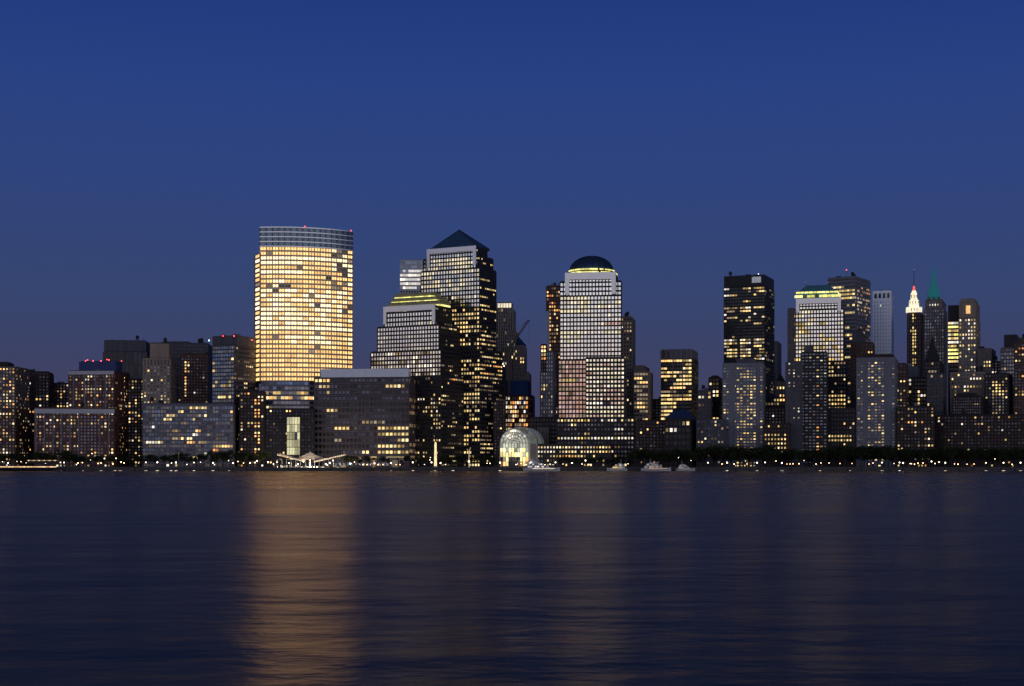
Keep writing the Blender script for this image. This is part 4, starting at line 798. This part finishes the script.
for k, (xa, xb, yt, yb, lb) in enumerate(((371, 376.5, 456.5, 460.5, 'small square pavilion with yellow-lit ceiling, left of the wide flat pavilion'), (386, 404, 456.5, 459, 'wide flat-roofed waterfront pavilion glowing yellow underneath'))):
    Y = 1335; p = thing('pavilion', lb, 'pavilion', (X((xa+xb)/2, Y), Y, GZ)); L = X(xb, Y) - X(xa, Y); cx_ = X((xa+xb)/2, Y)
    m = MB(); m.obox(cx_, Y, 0, L, 8, Z(yt, Y), Z(yt, Y) + .5, 'limestone_dim'); m.build('roof', p)
    m = MB(); m.obox(cx_, Y, 0, L*.96, 7.6, Z(yt, Y) - .9, Z(yt, Y) - .01, 'lit_yellow'); m.build('lit_ceiling', p)
    for s in (-1, 1):
        for q_ in (-1, 1): m = MB(); m.obox(cx_ + s*L*(.25 if k else .42), Y + q_*3, 0, .6, .6, GZ, Z(yt, Y) - .91, 'limestone'); m.build('column', p)
    m = MB(); m.obox(cx_, Y + 1, 0, L*(.3 if k else .4), 3, GZ, Z(460, Y), 'lit_soft'); m.build('kiosk', p)
Y = 1345; c_ = thing('monument', 'tall thin column floodlit golden, standing before the dark lower facades', 'monument', (X(435.5, Y), Y, GZ))
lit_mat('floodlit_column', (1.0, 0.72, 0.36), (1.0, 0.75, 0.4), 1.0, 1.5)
m = MB(); sq = lambda w: [(X(435.5, Y)-w, Y-w), (X(435.5, Y)+w, Y-w), (X(435.5, Y)+w, Y+w), (X(435.5, Y)-w, Y+w)]
m.loft([(sq(1.2), GZ + 1), (sq(.85), Z(444, Y)), (sq(.55), Z(442, Y))], 'floodlit_column'); m.build('shaft', c_)
m = MB(); m.prism(sq(2.4), GZ, GZ + 1, 'limestone'); m.build('plinth', c_)
Y = 1350; c_ = thing('light_mast', 'slim lit mast with forked top among trees, below the pyramid-roofed tower', 'mast', (X(469, Y), Y, GZ))
m = MB(); m.loft([([(X(469, Y)+r*cos(a*pi/3), Y+r*sin(a*pi/3)) for a in range(6)], z) for r, z in ((.6, GZ), (.4, Z(452, Y)))], 'lit_gold_dim'); m.build('shaft', c_)
m = MB(); m.bar((X(469, Y), Y, Z(452, Y)), (X(470.5, Y), Y, Z(447.5, Y)), .3, 'lit_gold_dim'); m.bar((X(469, Y), Y, Z(452, Y)), (X(467, Y), Y, Z(449, Y)), .3, 'lit_gold_dim'); m.build('arm', c_)
m = MB(); m.ball((X(469, Y), Y - 1, Z(461.5, Y)), .8, 'lit_globe'); m.build('lamp', c_)

# ------------------------------------------------------------------ boats
def hull(mb, cx, cy, L, W, z0, z1, mat, bow=1):
    sec = []
    for s, wv, rise in ((0, .85, 0), (.1, 1, 0), (.6, 1, 0), (.85, .6, .15), (1, .05, .35)):
        x = cx + bow*(s - .5)*L; sec.append([(x, cy - W/2*wv*.75, z0), (x, cy - W/2*wv, z1 + rise*2), (x, cy + W/2*wv, z1 + rise*2), (x, cy + W/2*wv*.75, z0)])
    vs = [p for s in sec for p in s]; fs = []
    for k in range(len(sec)-1):
        for i in range(4): j = (i+1) % 4; fs.append((k*4+i, k*4+j, k*4+4+j, k*4+4+i))
    fs += [(0, 3, 2, 1), (16, 17, 18, 19)]; mb.add(vs, fs, mat)
def yacht(px0, px1, Y, label, bow=1, stripe='boat_dark', h=1.0, lit='lit_soft'):
    a, b = X(px0, Y), X(px1, Y); L = b-a; cx = (a+b)/2; r = thing('motor_yacht', label, 'yacht', (cx, Y, 0), 'white yachts moored along the seawall')
    m = MB(); hull(m, cx, Y, L, 7, -.3, 2.2*h, 'boat_white', bow); m.build('hull', r)
    m = MB(); hull(m, cx, Y, L*.985, 7.06, .5, .9, stripe, bow); m.build('stripe', r)
    z = 2.2*h; o = cx - bow*L*.08
    for k, (f, hh) in enumerate(((.62, 1.9), (.42, 1.7), (.2, .8))):
        m = MB(); Lk = L*f; hh *= h; sl = bow*hh*.8
        pf = [(o - Lk/2, z), (o + Lk/2, z), (o + Lk/2 - (sl if bow > 0 else 0), z + hh), (o - Lk/2 - (sl if bow < 0 else 0), z + hh)]; wd = 5.4 - k
        m.add([(x, Y - wd/2, zz_) for x, zz_ in pf] + [(x, Y + wd/2, zz_) for x, zz_ in pf], [(0,1,2,3),(7,6,5,4),(0,4,5,1),(1,5,6,2),(2,6,7,3),(3,7,4,0)], 'boat_white'); dk = m.build('deck_house', r)
        if k < 2:
            m = MB(); nw = max(3, int(Lk/2.2))
            for i in range(nw): m.obox(o - Lk*.42 + Lk*.8*i/nw, Y - wd/2 - .05, 0, Lk*.8/nw*.75, .12, z + hh*.35, z + hh*.75, lit if R.random() < .7 else 'glass_dark')
            m.build('window_row', dk)
        z += hh; o -= bow*L*.03
    m = MB(); m.obox(cx + bow*L*.06, Y - 3.6, 0, L*.6, .15, 1.75*h, 2.15*h, 'lit_pale_crown' if h > 1.12 else 'lit_soft'); m.build('added_glow_strip', r)  # glowing strip added so that the hull looks whiter
    m = MB(); m.bar((o, Y, z), (o - bow*.6, Y, z + 3.2*h), .12, 'boat_white'); m.build('mast', r)
yacht(523, 560, 1281, 'long white motor yacht lit brightly in front of the glass vault', 1, 'boat_dark', 1.15, 'lit_white')
yacht(607, 627, 1280, 'white motor yacht moored below the right foot of the domed tower', -1, 'boat_dark', 1.0, 'lit_yellow')
yacht(641, 671, 1280, 'white motor yacht with a red hull stripe, moored right of the domed tower', 1, 'boat_red', 1.1)
yacht(676, 695, 1281, 'pale yacht furthest right of the moored yachts, below the squat black tower', 1, 'boat_dark', .9)
# ferry
Yf = 1268; fe = thing('ferry', 'long low ferry with orange-lit decks gliding past at far left', 'ferry', (X(25, Yf), Yf, 0))
m = MB(); hull(m, X(24, Yf), Yf, X(61, Yf) - X(-13, Yf), 9, -.4, 2.2, 'boat_dark', 1); m.build('hull', fe)
m = MB(); m.obox(X(22, Yf), Yf, 0, X(55, Yf) - X(-11, Yf), 7.5, 2.2, 4.7, 'boat_dark'); m.build('lower_deck', fe)
m = MB(); m.obox(X(43, Yf), Yf, 0, X(58, Yf) - X(27, Yf), 7, 6.6, 8.6, 'boat_dark'); m.obox(X(43, Yf), Yf, 0, X(60, Yf) - X(26, Yf), 8, 9.4, 9.7, 'boat_dark'); m.build('upper_deck', fe)
for k in range(9): m = MB(); m.obox(X(28 + k*3.9, Yf), Yf - 3.6, 0, .25, .25, 4.7, 9.4, 'boat_dark'); m.build('stanchion', fe)
for k in range(40):
    px = -10 + k*1.72; m = MB(); m.obox(X(px, Yf), Yf - 3.9, 0, 1.35, .2, 3.2, 4.0, 'lit_strip'); m.build('window', fe)
for k in range(17): m = MB(); m.obox(X(30 + k*1.75, Yf), Yf - 3.8, 0, 1.35, .2, 8.65, 9.25, 'lit_gold_dim' if k % 3 else 'lit_strip'); m.build('upper_window', fe)
m = MB(); m.ball((X(64, Yf), Yf, Z(462.5, Yf)), .45, 'lit_cool'); m.build('bow_light', fe)
m = MB(); m.obox(X(63.8, Yf), Yf, 0, .2, .2, 2, Z(462.5, Yf), 'boat_dark'); m.build('bow_mast', fe)

# ------------------------------------------------------------------ lamps
def lamp_proto(mat, r):
    pm = MB(); pm.loft([([(.13*k*cos(i*pi/3), .13*k*sin(i*pi/3)) for i in range(6)], z) for k, z in ((2, 0), (1.2, .5), (1, 3.6))], 'pole_metal')
    gm = MB(); gm.ball((0, 0, 4.0), r, mat, 10, 7); return pm.mesh('pole'), gm.mesh('globe')
LP = {k: lamp_proto(*v) for k, v in {'w': ('lit_globe', .54), 'a': ('lit_globe_amber', .42), 's': ('lit_globe', .3), 'b': ('lit_globe_blue', .6)}.items()}
def lamp(px, py, kd='w', Y=1300):
    lab, grp = {'w': ('large white globe street lamp glowing on the waterfront promenade', 'white promenade lamps'), 'a': ('amber street lamp glowing on the waterfront promenade', 'amber promenade lamps'),
            's': ('small dim street lamp among the trees of the waterfront promenade', 'small promenade lamps'), 'b': ('blue-white lamp at the right end of the tent-roofed terminal', None)}[kd]
    z = Z(py, Y); r = thing('street_lamp', lab, 'street lamp', (X(px, Y), Y, GZ), grp); s = max(.6, (z - GZ)/4.0)
    for nme, me in zip(('pole', 'globe'), LP[kd]):
        o = bpy.data.objects.new(nme, me); C.objects.link(o); o.parent = r
        if nme == 'pole': o.scale = (1, 1, s)
        else: o.location = (0, 0, 4.0*(s-1))
for px in (8, 26.5, 34, 45.5, 60.5, 145.8, 157.3, 176, 213, 194, 268, 434.5 - 3, 412.8, 500, 555.5, 572, 757, 765, 782, 882, 899.5, 903, 945.3, 986, 1003.5, 1020.5, 727, 708): lamp(px, 462.6 + R.uniform(-.4, .4), 'w')
for px, py in ((104.5, 458.5), (116, 458.3), (101, 463), (121, 462), (250, 463), (255, 462.5), (233, 463), (257, 461), (374.5, 463.2), (391, 463), (440.5, 463), (585.5, 460.5), (931.5, 461.5), (939, 462)): lamp(px, py, 'w', 1320)
for px, py in ((78, 463), (82.5, 462.6), (98, 463.5), (113, 464), (238, 461.5), (243.5, 463), (124, 463), (911.5, 463.8), (914.5, 464.2), (918, 463.2), (935, 463.5), (923, 463), (787, 464), (790, 464), (793, 463.8), (799, 463.7), (816, 464), (840, 463.5), (852, 463.5), (363, 465), (367, 464.8), (378, 465), (383, 464.8), (396, 464.8), (400, 465), (722, 464), (734, 464), (747, 464), (869, 464), (958, 464.2), (967, 464.2), (974, 464)): lamp(px, py, 'a', 1315)
for px, py in ((2.5, 461.7), (17, 461.5), (21, 461.7), (90.5, 460), (76.5, 464.8), (138.5, 463), (171.5, 463), (187, 464.5), (200.5, 462.3), (214.5, 466), (228.5, 460.5), (351, 463.5), (354.5, 462), (430, 460), (424.5, 464.5), (430.5, 457.5), (445.5, 464.5), (487, 463.3), (490, 463.3), (517.5, 464), (563, 464), (582, 464), (589, 464.5), (628, 463.7), (678.5, 457.7), (691, 460.5), (745.5, 461), (776, 461), (804, 460.5), (821, 463), (894, 463.5), (910, 463.6), (954.5, 464), (995, 459), (873, 463), (1012, 464.3), (829, 463), (92, 445.5+8), (516, 465), (521, 463.6), (526, 465), (530, 462.8), (533, 464.6), (537, 465.4), (541, 463.8), (545, 465), (550, 464.2), (553, 465.2)): lamp(px, py, 's', 1325)
lamp(350, 463.6, 'b'); 
# glowing bars added for the lamp glints at the waterline, not fittings
fm = MB(); fm.obox(0, 0, 0, 2.6, .25, -.16, .16, 'lit_white'); fme = fm.mesh('lens'); hm = MB(); hm.obox(0, .2, 0, 3.0, .3, -.3, .3, 'boat_dark'); hme = hm.mesh('dash_backing')
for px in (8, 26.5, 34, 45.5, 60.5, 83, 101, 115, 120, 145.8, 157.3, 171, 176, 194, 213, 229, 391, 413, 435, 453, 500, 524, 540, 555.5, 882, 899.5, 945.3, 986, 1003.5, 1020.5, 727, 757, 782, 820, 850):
    Y = 1287.6; r = thing('added_glow_dash', 'small white glowing bar added for a lamp glint just above the water', 'glint', (X(px, Y), Y, Z(470.6, Y)), 'added glow bars along the foot of the seawall')
    for nm, me in (('lens', fme), ('dash_backing', hme)): o = bpy.data.objects.new(nm, me); C.objects.link(o); o.parent = r; o.scale = (R.uniform(.5, 1), 1, 1)

# ------------------------------------------------------------------ trees
def tree_proto(seed, H=12.0):
    r = random.Random(seed); tm = MB(); hexa = lambda x, y, rad: [(x + rad*cos(i*pi/3), y + rad*sin(i*pi/3)) for i in range(6)]
    tm.loft([(hexa(0, 0, .32), 0), (hexa(.1, .05, .24), H*.3), (hexa(.2, -.1, .12), H*.7)], 'bark')
    cl = []
    for k in range(9):
        a = r.random()*2*pi; hh = r.uniform(.25, .5)*H; rad = r.uniform(.12, .3)*H; e = Vector((rad*cos(a), rad*sin(a), min(H*.9, hh + r.uniform(.15, .4)*H)))
        tm.bar((0, 0, hh), tuple(e), .08, 'bark'); cl.append((e, r.uniform(.12, .2)*H))
    cl.append((Vector((0, 0, H*.82)), .17*H))
    lm = MB()
    for c, rad in cl:
        for i in range(85):
            d = Vector((r.gauss(0, 1), r.gauss(0, 1), r.gauss(0, .75))).normalized() * rad * r.uniform(.35, 1.08); p = c + d
            n = Vector((r.gauss(0, 1), r.gauss(0, 1), r.gauss(0, 1))).normalized(); u = n.orthogonal().normalized()*r.uniform(.22, .5); v = n.cross(u).normalized()*r.uniform(.2, .45)
            lm.add([tuple(p+u), tuple(p+v), tuple(p-u*.8), tuple(p-v)], [(0,1,2,3)], 'foliage')
    return tm.mesh('trunk'), lm.mesh('crown')
TP = [tree_proto(50 + i) for i in range(7)]
def tree(px, ytop, Y, lab, grp):
    r = thing('tree', lab, 'tree', (X(px, Y), Y, GZ), grp); s = (Z(ytop, Y) - GZ)/11.5; tm, lm = R.choice(TP); w = s*R.uniform(.95, 1.3)
    r.scale = (w, w, s); r.rotation_euler = (0, 0, R.uniform(0, 6.28))
    for nm, me in (('trunk', tm), ('crown', lm)): o = bpy.data.objects.new(nm, me); C.objects.link(o); o.parent = r
L1, G1 = 'dark leafy tree along the promenade left of the tent-roofed terminal', 'promenade trees left of the terminal'
L2, G2 = 'dark leafy tree before the office blocks between terminal and domed tower', 'promenade trees in the middle'
L3, G3 = 'dark leafy tree in the park right of the domed tower', 'park trees on the right'
def row(x0, x1, dx, yf, lab, grp, Y=1345):
    x = x0
    while x < x1: tree(x, yf(x) + R.uniform(-1.5, 1.5), Y + R.uniform(-12, 18), lab, grp); x += dx*R.uniform(.75, 1.25)
row(-6, 74, 6.2, lambda x: 454 if x < 36 else 451.5, L1, G1)
row(76, 132, 7, lambda x: 455.5, L1, G1)
row(138, 268, 6.5, lambda x: 454.5 if x < 170 else (451.5 if x < 190 or x > 205 else 455), L1, G1)
row(346, 432, 7, lambda x: 456.5, L2, G2, 1360); row(440, 496, 6, lambda x: 455.5, L2, G2, 1360)
row(562, 632, 6, lambda x: 457.5, L2, G2, 1360)
row(634, 772, 6, lambda x: 449 if x < 700 else 446, L3, G3); row(770, 828, 7, lambda x: 450, L3, G3)
row(828, 1040, 6, lambda x: 446 if x < 900 else 448, L3, G3); row(640, 1040, 11, lambda x: 451, L3, G3, 1375)

# ------------------------------------------------------------------ sky, camera, render
w = bpy.data.worlds.new('World'); scn.world = w; w.use_nodes = True; n, l = w.node_tree.nodes, w.node_tree.links; n.clear()
tc = n.new('ShaderNodeTexCoord'); sep = n.new('ShaderNodeSeparateXYZ'); l.new(tc.outputs['Generated'], sep.inputs[0])
def ramp(stops):
    r = n.new('ShaderNodeValToRGB'); e = r.color_ramp.elements
    e[0].position, e[0].color = stops[0][0], (*stops[0][1], 1); e[1].position, e[1].color = stops[-1][0], (*stops[-1][1], 1)
    for p, c in stops[1:-1]: q = e.new(p); q.color = (*c, 1)
    l.new(sep.outputs['Z'], r.inputs[0]); return r
east = ramp([(0, (.060, .055, .110)), (.05, (.052, .054, .120)), (.08, (.044, .056, .138)), (.11, (.038, .061, .160)), (.185, (.028, .058, .208)), (.24, (.022, .054, .225)), (.29, (.0155, .044, .215)), (.45, (.006, .012, .055)), (1, (.004, .008, .035))])
west = ramp([(0, (.70, .34, .19)), (.02, (.78, .46, .30)), (.055, (.86, .70, .62)), (.11, (.84, .82, .84)), (.2, (.40, .50, .68)), (.45, (.07, .12, .30)), (1, (.012, .025, .11))])
mr = n.new('ShaderNodeMapRange'); mr.interpolation_type = 'SMOOTHSTEP'; mr.inputs['From Min'].default_value = -.05; mr.inputs['From Max'].default_value = -.75
l.new(sep.outputs['Y'], mr.inputs['Value'])
mx = n.new('ShaderNodeMix'); mx.data_type = 'RGBA'; l.new(mr.outputs['Result'], mx.inputs[0]); l.new(east.outputs[0], mx.inputs[6]); l.new(west.outputs[0], mx.inputs[7])
sky = n.new('ShaderNodeTexSky'); sky.sky_type = 'NISHITA'; sky.sun_disc = False; sky.sun_elevation = radians(-4); sky.sun_rotation = radians(180)
bg1 = n.new('ShaderNodeBackground'); bg1.inputs['Strength'].default_value = 1.0; l.new(mx.outputs[2], bg1.inputs['Color'])
bg2 = n.new('ShaderNodeBackground'); bg2.inputs['Strength'].default_value = 0.05; l.new(sky.outputs[0], bg2.inputs['Color'])
ad = n.new('ShaderNodeAddShader'); l.new(bg1.outputs[0], ad.inputs[0]); l.new(bg2.outputs[0], ad.inputs[1])
o = n.new('ShaderNodeOutputWorld'); l.new(ad.outputs[0], o.inputs['Surface'])
try: w.cycles.sampling_method = 'MANUAL'; w.cycles.sample_map_resolution = 512
except Exception: pass

cam = bpy.data.cameras.new('camera'); co = bpy.data.objects.new('camera', cam); C.objects.link(co); scn.camera = co
co.location = (0, 0, CH); co.rotation_euler = (pi/2, 0, 0); cam.sensor_width = 36; cam.lens = 36*F/1024; cam.shift_y = (HY - 343)/1024; cam.clip_start = .5; cam.clip_end = 60000
scn.view_settings.view_transform = 'Standard'; scn.view_settings.look = 'None'; scn.view_settings.exposure = 0; scn.view_settings.gamma = 1
scn.render.engine = 'CYCLES'; scn.cycles.max_bounces = 4; scn.cycles.diffuse_bounces = 2; scn.cycles.glossy_bounces = 3
for o in bpy.data.objects:
    if '_w' in o: del o['_w']
for o in ALLROOTS:
    if len(o['label'].replace('-', ' ').split()) > 15: print('LONG', o['label'])
print('OBJECTS', len(bpy.data.objects))
